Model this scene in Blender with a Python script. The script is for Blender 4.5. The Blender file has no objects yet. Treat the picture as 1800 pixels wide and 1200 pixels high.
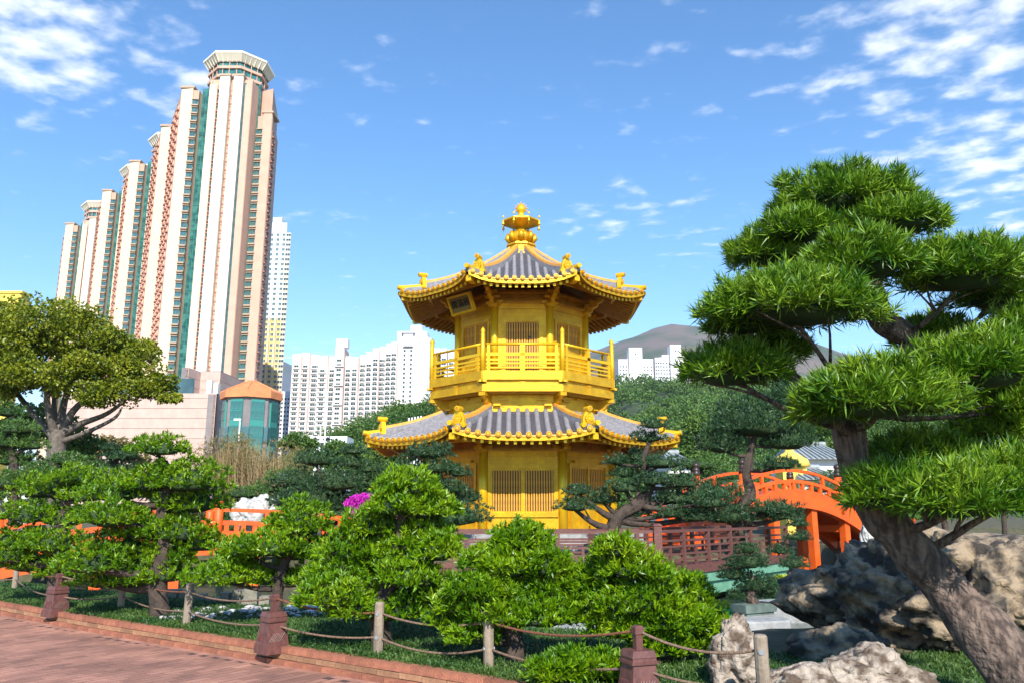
import bpy, bmesh, math, random
import numpy as np
from mathutils import Vector, Matrix, noise as mnoise
R = math.radians
random.seed(7)
rng = np.random.default_rng(11)
S = bpy.context.scene
COL = S.collection

# ------------------------------------------------------------------ camera
F = 1400.0                     # focal length in photograph pixels (1800 wide)
PITCH = math.atan(300 / F)     # horizon at photo row 900
EYE = 1.6
cam = bpy.data.cameras.new('camera')
cam.lens = F / 1800 * 36
cam.clip_end = 20000
cam_o = bpy.data.objects.new('camera', cam)
cam_o.location = (0, 0, EYE)
cam_o.rotation_euler = (math.pi / 2 + PITCH, 0, 0)
COL.objects.link(cam_o)
S.camera = cam_o
CP, SP = math.cos(PITCH), math.sin(PITCH)

def pdir(px, py):
    u = (px - 900) / F
    v = (600 - py) / F
    return (u, CP - v * SP, SP + v * CP)
def at(px, py, Y):             # the point at ground distance Y seen at a pixel
    d = pdir(px, py)
    return Vector((Y * d[0] / d[1], Y, EYE + Y * d[2] / d[1]))
def onz(px, py, z):            # the point at height z seen at a pixel
    d = pdir(px, py)
    k = (z - EYE) / d[2]
    return Vector((k * d[0], k * d[1], z))
def ppm(Y):
    return F / Y               # pixels per metre, roughly

# ------------------------------------------------------------------ world, sun
SUN_DIR = Vector((0.12, -0.90, 0.66)).normalized()
EL = math.asin(SUN_DIR.z)
w = bpy.data.worlds.new('World')
S.world = w
w.use_nodes = True
nt = w.node_tree
nt.nodes.clear()
def wn(t, **kw):
    n = nt.nodes.new(t)
    for k, v in kw.items():
        setattr(n, k, v)
    return n
wl = lambda a, b: nt.links.new(a, b)
sky = wn('ShaderNodeTexSky', sky_type='NISHITA', sun_disc=False)
sky.sun_elevation = EL
sky.sun_rotation = math.atan2(SUN_DIR.x, SUN_DIR.y)
sky.altitude = 0
sky.air_density = 1.0
sky.dust_density = 0.0
sky.ozone_density = 3.0
tc = wn('ShaderNodeTexCoord')
sep = wn('ShaderNodeSeparateXYZ')
wl(tc.outputs['Generated'], sep.inputs[0])
zc = wn('ShaderNodeMath', operation='MAXIMUM'); zc.inputs[1].default_value = 0.06
wl(sep.outputs[2], zc.inputs[0])
dx = wn('ShaderNodeMath', operation='DIVIDE'); wl(sep.outputs[0], dx.inputs[0]); wl(zc.outputs[0], dx.inputs[1])
dy = wn('ShaderNodeMath', operation='DIVIDE'); wl(sep.outputs[1], dy.inputs[0]); wl(zc.outputs[0], dy.inputs[1])
cmb = wn('ShaderNodeCombineXYZ'); wl(dx.outputs[0], cmb.inputs[0]); wl(dy.outputs[0], cmb.inputs[1])
# broad coverage: where cloud banks are
big = wn('ShaderNodeTexNoise'); big.inputs['Scale'].default_value = 0.55; big.inputs['Detail'].default_value = 1.0
wl(cmb.outputs[0], big.inputs['Vector'])
cover = wn('ShaderNodeMapRange'); cover.inputs[1].default_value = 0.44; cover.inputs[2].default_value = 0.72
cover.inputs[3].default_value = 0.0; cover.inputs[4].default_value = 0.10
wl(big.outputs['Fac'], cover.inputs[0])
banks = [((-1.05, 1.55), 0.62, 0.32), ((-0.74, 1.80), 0.42, 0.24), ((1.0, 1.5), 0.75, 0.30), ((1.5, 2.05), 0.95, 0.31), ((2.2, 2.9), 1.2, 0.30),
         ((0.4, 2.6), 0.5, 0.19), ((0.85, 2.9), 0.5, 0.16), ((-0.3, 1.75), 0.28, 0.10), ((0.2, 1.75), 0.22, 0.06), ((-0.65, 2.6), 0.3, 0.13),
         ((-1.3, 5.6), 1.6, 0.22), ((-2.6, 5.0), 1.4, 0.15)]
acc = cover.outputs[0]
for (bx_, by_), rad, amp in banks:
    dist = wn('ShaderNodeVectorMath', operation='DISTANCE'); dist.inputs[1].default_value = (bx_, by_, 0)
    wl(cmb.outputs[0], dist.inputs[0])
    mr = wn('ShaderNodeMapRange', interpolation_type='SMOOTHSTEP')
    mr.inputs[1].default_value = 0.0; mr.inputs[2].default_value = rad; mr.inputs[3].default_value = amp; mr.inputs[4].default_value = 0.0
    wl(dist.outputs['Value'], mr.inputs[0])
    ad = wn('ShaderNodeMath', operation='MAXIMUM'); wl(acc, ad.inputs[0]); wl(mr.outputs[0], ad.inputs[1])
    acc = ad.outputs[0]
mapn = wn('ShaderNodeMapping'); mapn.inputs['Rotation'].default_value = (0, 0, 0.6); mapn.inputs['Scale'].default_value = (1.0, 1.15, 1)
wl(cmb.outputs[0], mapn.inputs[0])
fine = wn('ShaderNodeTexNoise'); fine.inputs['Scale'].default_value = 8.5; fine.inputs['Detail'].default_value = 7.0
fine.inputs['Roughness'].default_value = 0.52; fine.inputs['Distortion'].default_value = 0.1
wl(mapn.outputs[0], fine.inputs['Vector'])
sm = wn('ShaderNodeMath', operation='ADD'); wl(fine.outputs['Fac'], sm.inputs[0]); wl(acc, sm.inputs[1])
dens = wn('ShaderNodeMapRange', interpolation_type='SMOOTHSTEP')
dens.inputs[1].default_value = 0.62; dens.inputs[2].default_value = 1.02; dens.inputs[3].default_value = 0; dens.inputs[4].default_value = 0.88
wl(sm.outputs[0], dens.inputs[0])
mixc = wn('ShaderNodeMixRGB'); mixc.inputs['Color2'].default_value = (5.6, 5.75, 6.0, 1)
hz = wn('ShaderNodeMapRange'); hz.inputs[1].default_value = 0.07; hz.inputs[2].default_value = 0.16
wl(sep.outputs[2], hz.inputs[0])
fd = wn('ShaderNodeMath', operation='MULTIPLY'); wl(dens.outputs[0], fd.inputs[0]); wl(hz.outputs[0], fd.inputs[1])
wl(fd.outputs[0], mixc.inputs['Fac'])
hsv = wn('ShaderNodeHueSaturation'); hsv.inputs['Saturation'].default_value = 1.22; hsv.inputs['Value'].default_value = 1.0
wl(sky.outputs[0], hsv.inputs['Color'])
wl(hsv.outputs[0], mixc.inputs['Color1'])
bg = wn('ShaderNodeBackground'); bg.inputs['Strength'].default_value = 0.15
wl(mixc.outputs[0], bg.inputs['Color'])
wo = wn('ShaderNodeOutputWorld'); wl(bg.outputs[0], wo.inputs['Surface'])

sun = bpy.data.lights.new('sun', 'SUN')
sun.energy = 4.6
sun.angle = R(0.53)
sun.color = (1.0, 0.95, 0.87)
sun_o = bpy.data.objects.new('sun', sun)
sun_o.rotation_euler = SUN_DIR.to_track_quat('Z', 'Y').to_euler()
sun_o.location = (-20, -40, 60)
COL.objects.link(sun_o)
S.view_settings.view_transform = 'Standard'
S.view_settings.look = 'None'
S.view_settings.gamma = 1.0
S.view_settings.use_curve_mapping = False
S.view_settings.exposure = 0.75
S.cycles.max_bounces = 6
S.cycles.transparent_max_bounces = 6
S.cycles.use_denoising = True

# ------------------------------------------------------------------ materials
M = {}
def mat(name, c1, c2=None, rough=0.6, metal=0.0, scale=4.0, bump=0.0, bscale=None, island=0.0, trans=0.0, spec=None, detail=6.0, stretch=None, lo=0.35, hi=0.65, world=False):
    m = bpy.data.materials.new(name)
    m.use_nodes = True
    t = m.node_tree
    b = t.nodes['Principled BSDF']
    b.inputs['Roughness'].default_value = rough
    b.inputs['Metallic'].default_value = metal
    if spec is not None:
        b.inputs['Specular IOR Level'].default_value = spec
    L = t.links.new
    if c2 is None:
        b.inputs['Base Color'].default_value = (*c1, 1)
        src = None
    else:
        mix = t.nodes.new('ShaderNodeMixRGB')
        mix.inputs['Color1'].default_value = (*c1, 1)
        mix.inputs['Color2'].default_value = (*c2, 1)
        if island:
            g = t.nodes.new('ShaderNodeNewGeometry')
            L(g.outputs['Random Per Island'], mix.inputs['Fac'])
        else:
            co = t.nodes.new('ShaderNodeTexCoord')
            mp = t.nodes.new('ShaderNodeMapping')
            if stretch:
                mp.inputs['Scale'].default_value = stretch
            L(t.nodes.new('ShaderNodeNewGeometry').outputs['Position'] if world else co.outputs['Object'], mp.inputs[0])
            n = t.nodes.new('ShaderNodeTexNoise')
            n.inputs['Scale'].default_value = scale
            n.inputs['Detail'].default_value = detail
            L(mp.outputs[0], n.inputs['Vector'])
            r = t.nodes.new('ShaderNodeMapRange')
            r.inputs[1].default_value = lo
            r.inputs[2].default_value = hi
            L(n.outputs['Fac'], r.inputs[0])
            L(r.outputs[0], mix.inputs['Fac'])
        L(mix.outputs[0], b.inputs['Base Color'])
        src = mix
    if bump:
        co = t.nodes.new('ShaderNodeTexCoord')
        n = t.nodes.new('ShaderNodeTexNoise')
        n.inputs['Scale'].default_value = bscale or scale * 2
        n.inputs['Detail'].default_value = 6
        L(co.outputs['Object'], n.inputs['Vector'])
        bp = t.nodes.new('ShaderNodeBump')
        bp.inputs['Strength'].default_value = bump
        bp.inputs['Distance'].default_value = 0.05
        L(n.outputs['Fac'], bp.inputs['Height'])
        L(bp.outputs[0], b.inputs['Normal'])
    if trans:
        tb = t.nodes.new('ShaderNodeBsdfTranslucent')
        ms = t.nodes.new('ShaderNodeMixShader')
        ms.inputs[0].default_value = trans
        if src:
            L(src.outputs[0], tb.inputs['Color'])
        else:
            tb.inputs['Color'].default_value = (*c1, 1)
        L(b.outputs[0], ms.inputs[1])
        L(tb.outputs[0], ms.inputs[2])
        L(ms.outputs[0], t.nodes['Material Output'].inputs['Surface'])
    M[name] = m
    return m
def brickify(m, scale, bw, bh, mortar, dark, coord='Object', rot=None, mort_size=0.02, fac=0.5):
    """thin joint lines multiplied into the base colour"""
    t = m.node_tree
    b = t.nodes['Principled BSDF']
    L = t.links.new
    co = t.nodes.new('ShaderNodeTexCoord')
    mp = t.nodes.new('ShaderNodeMapping')
    if rot:
        mp.inputs['Rotation'].default_value = rot
    L(co.outputs[coord], mp.inputs[0])
    br = t.nodes.new('ShaderNodeTexBrick')
    br.inputs['Scale'].default_value = scale
    br.inputs['Brick Width'].default_value = bw
    br.inputs['Row Height'].default_value = bh
    br.inputs['Mortar Size'].default_value = mort_size
    br.inputs['Color1'].default_value = (1, 1, 1, 1)
    br.inputs['Color2'].default_value = (1 - fac * .4, 1 - fac * .4, 1 - fac * .4, 1)
    br.inputs['Mortar'].default_value = (dark, dark, dark, 1)
    L(mp.outputs[0], br.inputs['Vector'])
    mu = t.nodes.new('ShaderNodeMixRGB')
    mu.blend_type = 'MULTIPLY'
    mu.inputs['Fac'].default_value = 1
    l = b.inputs['Base Color'].links
    if l:
        L(l[0].from_socket, mu.inputs['Color1'])
    else:
        mu.inputs['Color1'].default_value = b.inputs['Base Color'].default_value
    L(br.outputs['Color'], mu.inputs['Color2'])
    L(mu.outputs[0], b.inputs['Base Color'])

def objrand(m, amt):
    t = m.node_tree; b = t.nodes['Principled BSDF']; L = t.links.new
    oi = t.nodes.new('ShaderNodeObjectInfo'); g_ = t.nodes.new('ShaderNodeNewGeometry'); ad = t.nodes.new('ShaderNodeMath'); ad.operation = 'ADD'
    fr_ = t.nodes.new('ShaderNodeMath'); fr_.operation = 'FRACT'
    L(oi.outputs['Random'], ad.inputs[0]); L(g_.outputs['Random Per Island'], ad.inputs[1]); L(ad.outputs[0], fr_.inputs[0])
    mr_ = t.nodes.new('ShaderNodeMapRange'); mr_.inputs[3].default_value = 1 - amt; mr_.inputs[4].default_value = 1 + amt; L(fr_.outputs[0], mr_.inputs[0])
    mu = t.nodes.new('ShaderNodeMixRGB'); mu.blend_type = 'MULTIPLY'; mu.inputs['Fac'].default_value = 1
    L(b.inputs['Base Color'].links[0].from_socket, mu.inputs['Color1']); L(mr_.outputs[0], mu.inputs['Color2']); L(mu.outputs[0], b.inputs['Base Color'])
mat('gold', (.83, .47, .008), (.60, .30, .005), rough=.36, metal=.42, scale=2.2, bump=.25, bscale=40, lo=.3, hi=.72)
brickify(M['gold'], 1.0, .13, .13, 0, .80, rot=(R(90), 0, 0), mort_size=.004, fac=.35)
mat('gold_bright', (.86, .53, .010), (.76, .43, .008), rough=.34, metal=.42, scale=3, lo=.3, hi=.75, bump=.1, bscale=30)
mat('disc_orange', (.50, .20, .008), (.42, .15, .006), rough=.45, metal=.2)
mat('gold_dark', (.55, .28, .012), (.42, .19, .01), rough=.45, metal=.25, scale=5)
mat('orange_wood', (.78, .36, .05), (.66, .27, .03), rough=.5, scale=6)
mat('tile_grey', (.26, .25, .262), (.17, .165, .178), rough=.55, scale=9, bump=.2)
mat('tile_pan', (.075, .072, .085), (.045, .044, .052), rough=.6, scale=9, bump=.3)
mat('lattice_dark', (.05, .022, .006), rough=.6)
mat('lattice_slat', (.72, .33, .02), (.55, .24, .015), rough=.45, metal=.2, scale=8)
mat('plaque_field', (.26, .19, .05), (.20, .14, .03), rough=.5, metal=.2, scale=10)
mat('ink', (.02, .02, .022), rough=.5)
mat('vermilion', (.80, .115, .008), (.60, .075, .008), rough=.5, scale=2.2, bump=.15, bscale=30, lo=.3, hi=.75)
mat('iron_cap', (.07, .055, .05), (.04, .03, .03), rough=.4, metal=.3)
mat('brown_wood', (.16, .06, .045), (.10, .037, .03), rough=.5, scale=7, stretch=(1, 1, 6), bump=.15)
mat('green_paint', (.16, .36, .23), (.11, .27, .17), rough=.7, scale=5, bump=.15)
mat('leaf_bright', (.075, .175, .006), (.24, .38, .014), rough=.45, island=1, trans=.14)
mat('leaf_needle', (.06, .15, .010), (.24, .37, .025), rough=.45, island=1, trans=.16)
mat('leaf_pine', (.022, .065, .022), (.06, .125, .045), rough=.5, island=1, trans=.15)
mat('leaf_pine_light', (.055, .13, .025), (.12, .21, .04), rough=.5, island=1, trans=.2)
mat('leaf_olive', (.11, .16, .012), (.34, .35, .022), rough=.5, island=1, trans=.3)
mat('leaf_forest', (.045, .105, .018), (.135, .23, .04), rough=.6, island=1, trans=.15)
mat('twig_brown', (.20, .125, .06), (.30, .21, .10), rough=.8, island=1)
mat('leaf_dry', (.17, .15, .045), (.27, .22, .08), rough=.7, island=1, trans=.2)
mat('core_shade_green', (.02, .045, .012), (.03, .06, .015), rough=.9)  # pad filler, coloured dark to stand in for inner and underside shade
mat('flower_magenta', (.55, .02, .45), (.75, .05, .62), rough=.5, island=1, trans=.2)
mat('flower_yellow', (.62, .55, .02), (.40, .52, .03), rough=.5, island=1, trans=.2)
mat('flower_orange', (.75, .15, .01), (.6, .08, .01), rough=.5, island=1)
mat('tray_green', (.01, .42, .14), rough=.4)
mat('bark', (.20, .14, .105), (.065, .043, .033), rough=.9, scale=9, stretch=(2.2, 2.2, .5), bump=1.0, bscale=22, detail=12, lo=.40, hi=.60)
mat('bark_dark', (.075, .05, .035), (.035, .024, .018), rough=.85, scale=8, bump=.6)
mat('bark_pale', (.16, .13, .105), (.08, .065, .05), rough=.85, scale=8, bump=.4)
mat('grass', (.03, .085, .014), (.10, .175, .035), rough=.55, island=1, trans=.15)
mat('soil', (.05, .05, .025), (.03, .04, .015), rough=.95, scale=6, bump=.4)
mat('rock_dark', (.30, .225, .145), (.04, .032, .025), rough=.85, scale=4.5, bump=1.0, bscale=13, detail=14, lo=.40, hi=.58)
mat('rock_pale', (.40, .33, .26), (.10, .065, .042), rough=.8, scale=9, bump=1.0, bscale=18, detail=12, lo=.42, hi=.60)
mat('rock_white', (.62, .61, .58), (.28, .27, .25), rough=.8, scale=5, bump=.7, bscale=10)
mat('stone_grey', (.36, .36, .35), (.24, .24, .23), rough=.85, scale=5, bump=.4, bscale=14)
mat('stone_old', (.26, .24, .19), (.14, .14, .10), rough=.9, scale=6, bump=.6)
mat('pebble', (.58, .55, .54), (.42, .38, .37), rough=.6, island=1)
mat('brick_red', (.36, .135, .075), (.26, .095, .055), rough=.85, scale=11, bump=.3, bscale=40)
mat('brick_tan', (.36, .19, .10), (.24, .12, .065), rough=.9, scale=9, bump=.3, bscale=40)
mat('paver', (.41, .195, .135), (.25, .12, .085), rough=.85, scale=1.6, world=True, bump=.25, bscale=60)
mat('joint', (.09, .05, .04), (.06, .036, .03), rough=.95, scale=20)
for k_ in ('paver', 'brick_red', 'brick_tan'): objrand(M[k_], .22)
def leafvar(m, scale):
    t = m.node_tree; L = t.links.new
    g_ = t.nodes.new('ShaderNodeNewGeometry'); n = t.nodes.new('ShaderNodeTexNoise'); n.inputs['Scale'].default_value = scale; n.inputs['Detail'].default_value = 3
    L(g_.outputs['Position'], n.inputs['Vector'])
    hs = t.nodes.new('ShaderNodeHueSaturation')
    for i_, (o0, o1) in (('Hue', (.53, .488)), ('Value', (.58, 1.18)), ('Saturation', (1.06, 1.02))):
        mr_ = t.nodes.new('ShaderNodeMapRange'); mr_.inputs[1].default_value = .3; mr_.inputs[2].default_value = .7; mr_.inputs[3].default_value = o0; mr_.inputs[4].default_value = o1
        L(n.outputs['Fac'], mr_.inputs[0]); L(mr_.outputs[0], hs.inputs[i_])
    mix = next(x for x in t.nodes if x.type == 'MIX_RGB' )
    tg = [l.to_socket for l in mix.outputs[0].links]
    L(mix.outputs[0], hs.inputs['Color'])
    for sk in tg: L(hs.outputs[0], sk)
for k_, sc_ in (('leaf_bright', 3.0), ('leaf_needle', 2.4), ('leaf_pine', 1.5), ('leaf_pine_light', 1.2), ('leaf_olive', .8), ('leaf_forest', .12), ('grass', 1.6)): leafvar(M[k_], sc_)
mat('post_wood', (.30, .235, .17), (.19, .145, .105), rough=.85, scale=9, stretch=(2, 2, .3), bump=.3)
mat('rope', (.30, .20, .13), (.16, .09, .06), rough=.9, scale=60, bump=.6, bscale=140)
mat('rope_red', (.28, .10, .05), (.16, .055, .03), rough=.9, scale=60, bump=.6, bscale=140)
mat('bollard', (.155, .062, .052), (.105, .042, .036), rough=.45, scale=12, bump=.1)
mat('bronze_tray', (.15, .20, .165), (.10, .13, .11), rough=.6, scale=8)
mat('pink_clad', (.58, .40, .335), (.52, .35, .29), rough=.7, scale=.6)
mat('grey_clad', (.24, .20, .20), (.19, .16, .16), rough=.6, scale=.8)
mat('roof_orange', (.72, .25, .09), (.60, .20, .07), rough=.6, scale=1.0)
mat('teal_frame', (.04, .24, .20), rough=.4)
mat('teal_glass', (.012, .085, .08), (.06, .21, .19), rough=.1, scale=.55, spec=.8, detail=1.0)
mat('glass_dark', (.02, .045, .05), (.05, .10, .105), rough=.1, scale=.4, spec=.8)
mat('glass_blue', (.07, .16, .17), (.03, .075, .085), rough=.12, scale=.5, spec=.8)
mat('cream', (.74, .57, .40), (.70, .53, .37), rough=.75, scale=.25)
mat('cream_white', (.80, .73, .60), (.75, .68, .55), rough=.75, scale=.25)
mat('salmon', (.60, .37, .27), (.55, .33, .24), rough=.75, scale=.3)
mat('tan_trim', (.42, .31, .22), rough=.7)
mat('red_sill', (.44, .17, .11), (.36, .13, .09), rough=.7, scale=.5)
mat('white_wall', (.80, .77, .765), (.74, .70, .69), rough=.8, scale=.12)
mat('pink_fin', (.58, .43, .39), (.52, .38, .34), rough=.8, scale=.2)
mat('blue_wall', (.62, .70, .74), (.56, .64, .68), rough=.8, scale=.2)
mat('yellow_wall', (.72, .56, .18), (.66, .50, .15), rough=.8, scale=.2)
mat('yellow_flat', (.80, .58, .10), (.74, .52, .08), rough=.8, scale=.3)
mat('roof_slate', (.33, .36, .36), (.24, .26, .26), rough=.7, scale=3)
mat('white_paint', (.80, .80, .80), (.74, .74, .74), rough=.5, scale=2)
mat('steel', (.42, .43, .44), rough=.4, metal=.6)
mat('mountain', (.13, .10, .085), (.04, .065, .035), rough=.95, scale=.010, detail=12, lo=.40, hi=.62, bump=1.0, bscale=.02)
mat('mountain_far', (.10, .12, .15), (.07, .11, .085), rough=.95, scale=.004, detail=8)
mat('hill_soil', (.03, .055, .016), (.045, .07, .02), rough=.95, scale=.1)
mat('ground', (.115, .09, .05), (.05, .06, .022), rough=.95, scale=2.4, bump=.5, bscale=9)
# pond water: dull green, mirror-like
m = mat('water', (.035, .060, .042), (.045, .072, .05), rough=.06, scale=.5, spec=.6, bump=.05, bscale=5)

# ------------------------------------------------------------------ mesh helpers
def mesh(name, verts, faces, mats, fm=None, smooth=False):
    me = bpy.data.meshes.new(name)
    me.from_pydata([tuple(v) for v in verts], [], [tuple(f) for f in faces])
    for mm in (mats if isinstance(mats, (list, tuple)) else [mats]):
        me.materials.append(M[mm])
    if fm is not None:
        me.polygons.foreach_set('material_index', np.array(fm, dtype=np.int32))
    if smooth:
        me.polygons.foreach_set('use_smooth', np.ones(len(me.polygons), dtype=bool))
    me.update()
    return me
def quads_mesh(name, V, Q, mats, fm=None):
    """big numpy mesh of quads"""
    me = bpy.data.meshes.new(name)
    V = np.asarray(V, dtype=np.float32); Q = np.asarray(Q, dtype=np.int32)
    me.vertices.add(len(V)); me.vertices.foreach_set('co', V.ravel())
    me.loops.add(Q.size); me.loops.foreach_set('vertex_index', Q.ravel())
    me.polygons.add(len(Q)); me.polygons.foreach_set('loop_start', np.arange(len(Q), dtype=np.int32) * 4)
    for mm in (mats if isinstance(mats, (list, tuple)) else [mats]):
        me.materials.append(M[mm])
    if fm is not None:
        me.polygons.foreach_set('material_index', np.asarray(fm, dtype=np.int32))
    me.update(calc_edges=True)
    me.validate()
    return me
def obj(name, me, parent=None, loc=None, rz=0.0):
    o = bpy.data.objects.new(name, me)
    COL.objects.link(o)
    if parent is not None:
        o.parent = parent
    if loc is not None:
        o.location = loc
    if rz:
        o.rotation_euler = (0, 0, rz)
    return o
def tag(o, label=None, cat=None, group=None, kind=None):
    if label: o['label'] = label
    if cat: o['category'] = cat
    if group: o['group'] = group
    if kind: o['kind'] = kind
    return o
def empty(name, loc, label, cat, group=None, rz=0.0):
    o = obj(name, None, None, loc, rz)
    o.empty_display_size = .3
    return tag(o, label, cat, group)

class MB:
    """collects solids (local coordinates) and builds ONE mesh"""
    def __init__(s): s.v = []; s.f = []; s.m = []
    def add(s, verts, faces, mi=0):
        n = len(s.v); s.v += [tuple(v) for v in verts]
        s.f += [tuple(i + n for i in f) for f in faces]; s.m += [mi] * len(faces); return s
    def box(s, x0, x1, y0, y1, z0, z1, mi=0, M4=None):
        vs = [(x0, y0, z0), (x1, y0, z0), (x1, y1, z0), (x0, y1, z0), (x0, y0, z1), (x1, y0, z1), (x1, y1, z1), (x0, y1, z1)]
        if M4 is not None: vs = [M4 @ Vector(v) for v in vs]
        return s.add(vs, [(0, 3, 2, 1), (4, 5, 6, 7), (0, 1, 5, 4), (1, 2, 6, 5), (2, 3, 7, 6), (3, 0, 4, 7)], mi)
    def prism(s, poly, z0, z1, mi=0, top_scale=1.0, c=(0, 0)):
        n = len(poly)
        vs = [(x, y, z0) for x, y in poly] + [(c[0] + (x - c[0]) * top_scale, c[1] + (y - c[1]) * top_scale, z1) for x, y in poly]
        return s.add(vs, [tuple(range(n - 1, -1, -1)), tuple(range(n, 2 * n))] + [(i, (i + 1) % n, n + (i + 1) % n, n + i) for i in range(n)], mi)
    def lathe(s, prof, n=16, mi=0, c=(0, 0, 0), ph=0.0):
        vs = []; fs = []
        for r, z in prof:
            for i in range(n):
                a = ph + 2 * math.pi * i / n
                vs.append((c[0] + r * math.cos(a), c[1] + r * math.sin(a), c[2] + z))
        for j in range(len(prof) - 1):
            for i in range(n):
                fs.append((j * n + i, j * n + (i + 1) % n, (j + 1) * n + (i + 1) % n, (j + 1) * n + i))
        fs.append(tuple(range(n - 1, -1, -1))); fs.append(tuple((len(prof) - 1) * n + i for i in range(n)))
        return s.add(vs, fs, mi)
    def tube(s, pts, rad, n=8, mi=0, ph=0.0):
        pts = [Vector(p) for p in pts]
        if not isinstance(rad, (list, tuple)): rad = [rad] * len(pts)
        vs = []; fs = []
        up = Vector((0, 0, 1))
        prev = None
        for i, p in enumerate(pts):
            d = (pts[min(i + 1, len(pts) - 1)] - pts[max(i - 1, 0)]).normalized()
            if prev is None:
                a = d.cross(up if abs(d.z) < .9 else Vector((1, 0, 0))).normalized()
            else:
                a = (prev - d * prev.dot(d)).normalized()
            prev = a
            b = d.cross(a)
            for k in range(n):
                t = ph + 2 * math.pi * k / n
                vs.append(p + (a * math.cos(t) + b * math.sin(t)) * rad[i])
        for j in range(len(pts) - 1):
            for k in range(n):
                fs.append((j * n + k, j * n + (k + 1) % n, (j + 1) * n + (k + 1) % n, (j + 1) * n + k))
        fs.append(tuple(range(n - 1, -1, -1))); fs.append(tuple((len(pts) - 1) * n + k for k in range(n)))
        return s.add(vs, fs, mi)
    def mesh(s, name, mats, smooth=False): return mesh(name, s.v, s.f, mats, s.m, smooth)
    def build(s, name, mats, parent=None, loc=None, rz=0.0, smooth=False):
        return obj(name, s.mesh(name, mats, smooth), parent, loc, rz)
def smooth_path(pts, n=6):
    """Catmull-Rom through points with radii (x,y,z,r)"""
    P = [np.array(p, float) for p in pts]
    P = [2 * P[0] - P[1]] + P + [2 * P[-1] - P[-2]]
    out = []
    for i in range(1, len(P) - 2):
        for k in range(n):
            t = k / n
            out.append(.5 * ((2 * P[i]) + (-P[i - 1] + P[i + 1]) * t + (2 * P[i - 1] - 5 * P[i] + 4 * P[i + 1] - P[i + 2]) * t * t + (-P[i - 1] + 3 * P[i] - 3 * P[i + 1] + P[i + 2]) * t ** 3))
    out.append(P[-2])
    return out

# ------------------------------------------------------------------ ground, path, pond
kerb_pts = [onz(-260, 1052, 0), onz(-120, 1062, 0), onz(0, 1078, 0), onz(150, 1107, 0), onz(300, 1133, 0), onz(450, 1159, 0), onz(600, 1185, 0), onz(800, 1220, 0), onz(1000, 1260, 0), onz(1300, 1335, 0), onz(1800, 1500, 0)]
KP = np.array([(p.x, p.y) for p in kerb_pts])
def yk(x):
    return np.interp(x, KP[:, 0], KP[:, 1])
BANK = np.array([(-40, 24), (-16, 20), (-9, 16.3), (-5.5, 14.6), (-3, 13.0), (-1, 11.6), (1, 10.6), (3, 10.6), (6, 12.2), (8, 17), (11, 26), (13, 33), (15, 44), (40, 60)], float)
def yb(x):
    return np.interp(x, BANK[:, 0], BANK[:, 1])
PC = (0.35, 29.0)             # pavilion centre
def sstep(a, b, x):
    t = np.clip((x - a) / (b - a), 0, 1)
    return t * t * (3 - 2 * t)
def height(x, y):
    bed = .17 + .05 * np.sin(x * 1.3 + y * .7) * np.sin(y * 1.1)
    z = np.where(y > yk(x) + .55, bed, -.03)
    pond = sstep(-.35, .35, y - yb(x))                    # 1 inside the pond
    far = sstep(39, 44, y + .06 * x * x * .1) + sstep(-17.0, -19.5, x) + sstep(14, 16.5, x - (y - 34) * .1)
    far = far + sstep(0, 2.2, y - 30 - (x + 5) * .4) * sstep(-4.5, -6.5, x)
    far = np.clip(far, 0, 1)
    land = .35 + np.clip((y - 44) * .02, 0, 2.5)
    isl = 1 - sstep(.92, 1.02, np.sqrt(((x - PC[0]) / 9.0) ** 2 + ((y - 29.5) / 8.4) ** 2))
    zz = -1.3 * (1 - far) + land * far
    zz = zz * (1 - isl) + .45 * isl
    return z * (1 - pond) + zz * pond
xs = np.concatenate([-np.geomspace(6000, 34, 16), np.arange(-30, 30.01, .4), np.geomspace(34, 6000, 16)])
ys = np.concatenate([[-200, -40, -10], np.arange(0, 60.01, .4), np.geomspace(64, 9000, 18)])
XX, YY = np.meshgrid(xs, ys)
ZZ = height(XX, YY)
nx, ny = len(xs), len(ys)
V = np.stack([XX.ravel(), YY.ravel(), ZZ.ravel()], 1)
idx = np.arange(nx * ny).reshape(ny, nx)
Q = np.stack([idx[:-1, :-1].ravel(), idx[:-1, 1:].ravel(), idx[1:, 1:].ravel(), idx[1:, :-1].ravel()], 1)
g = obj('ground', quads_mesh('ground', V, Q, 'ground')); tag(g, kind='structure')
g.data.polygons.foreach_set('use_smooth', np.ones(len(Q), dtype=bool))
bs = []
for p in kerb_pts: bs += [(p.x, p.y + .12, .165), (p.x, p.y + .75, .185), (p.x, p.y + 1.5, .09)]
bf = []
for i in range(len(kerb_pts) - 1):
    for j in (0, 1): bf.append((3 * i + j, 3 * i + 3 + j, 3 * i + 4 + j, 3 * i + 1 + j))
tag(obj('garden_bed', mesh('garden_bed', bs, bf, 'soil')), kind='structure')
WATER = -.62
wv = [(-19, 9, WATER), (17, 9, WATER), (17, 45, WATER), (-19, 45, WATER)]
tag(obj('pond_water', mesh('pond_water', wv, [(0, 1, 2, 3)], 'water')), kind='structure')

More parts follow.
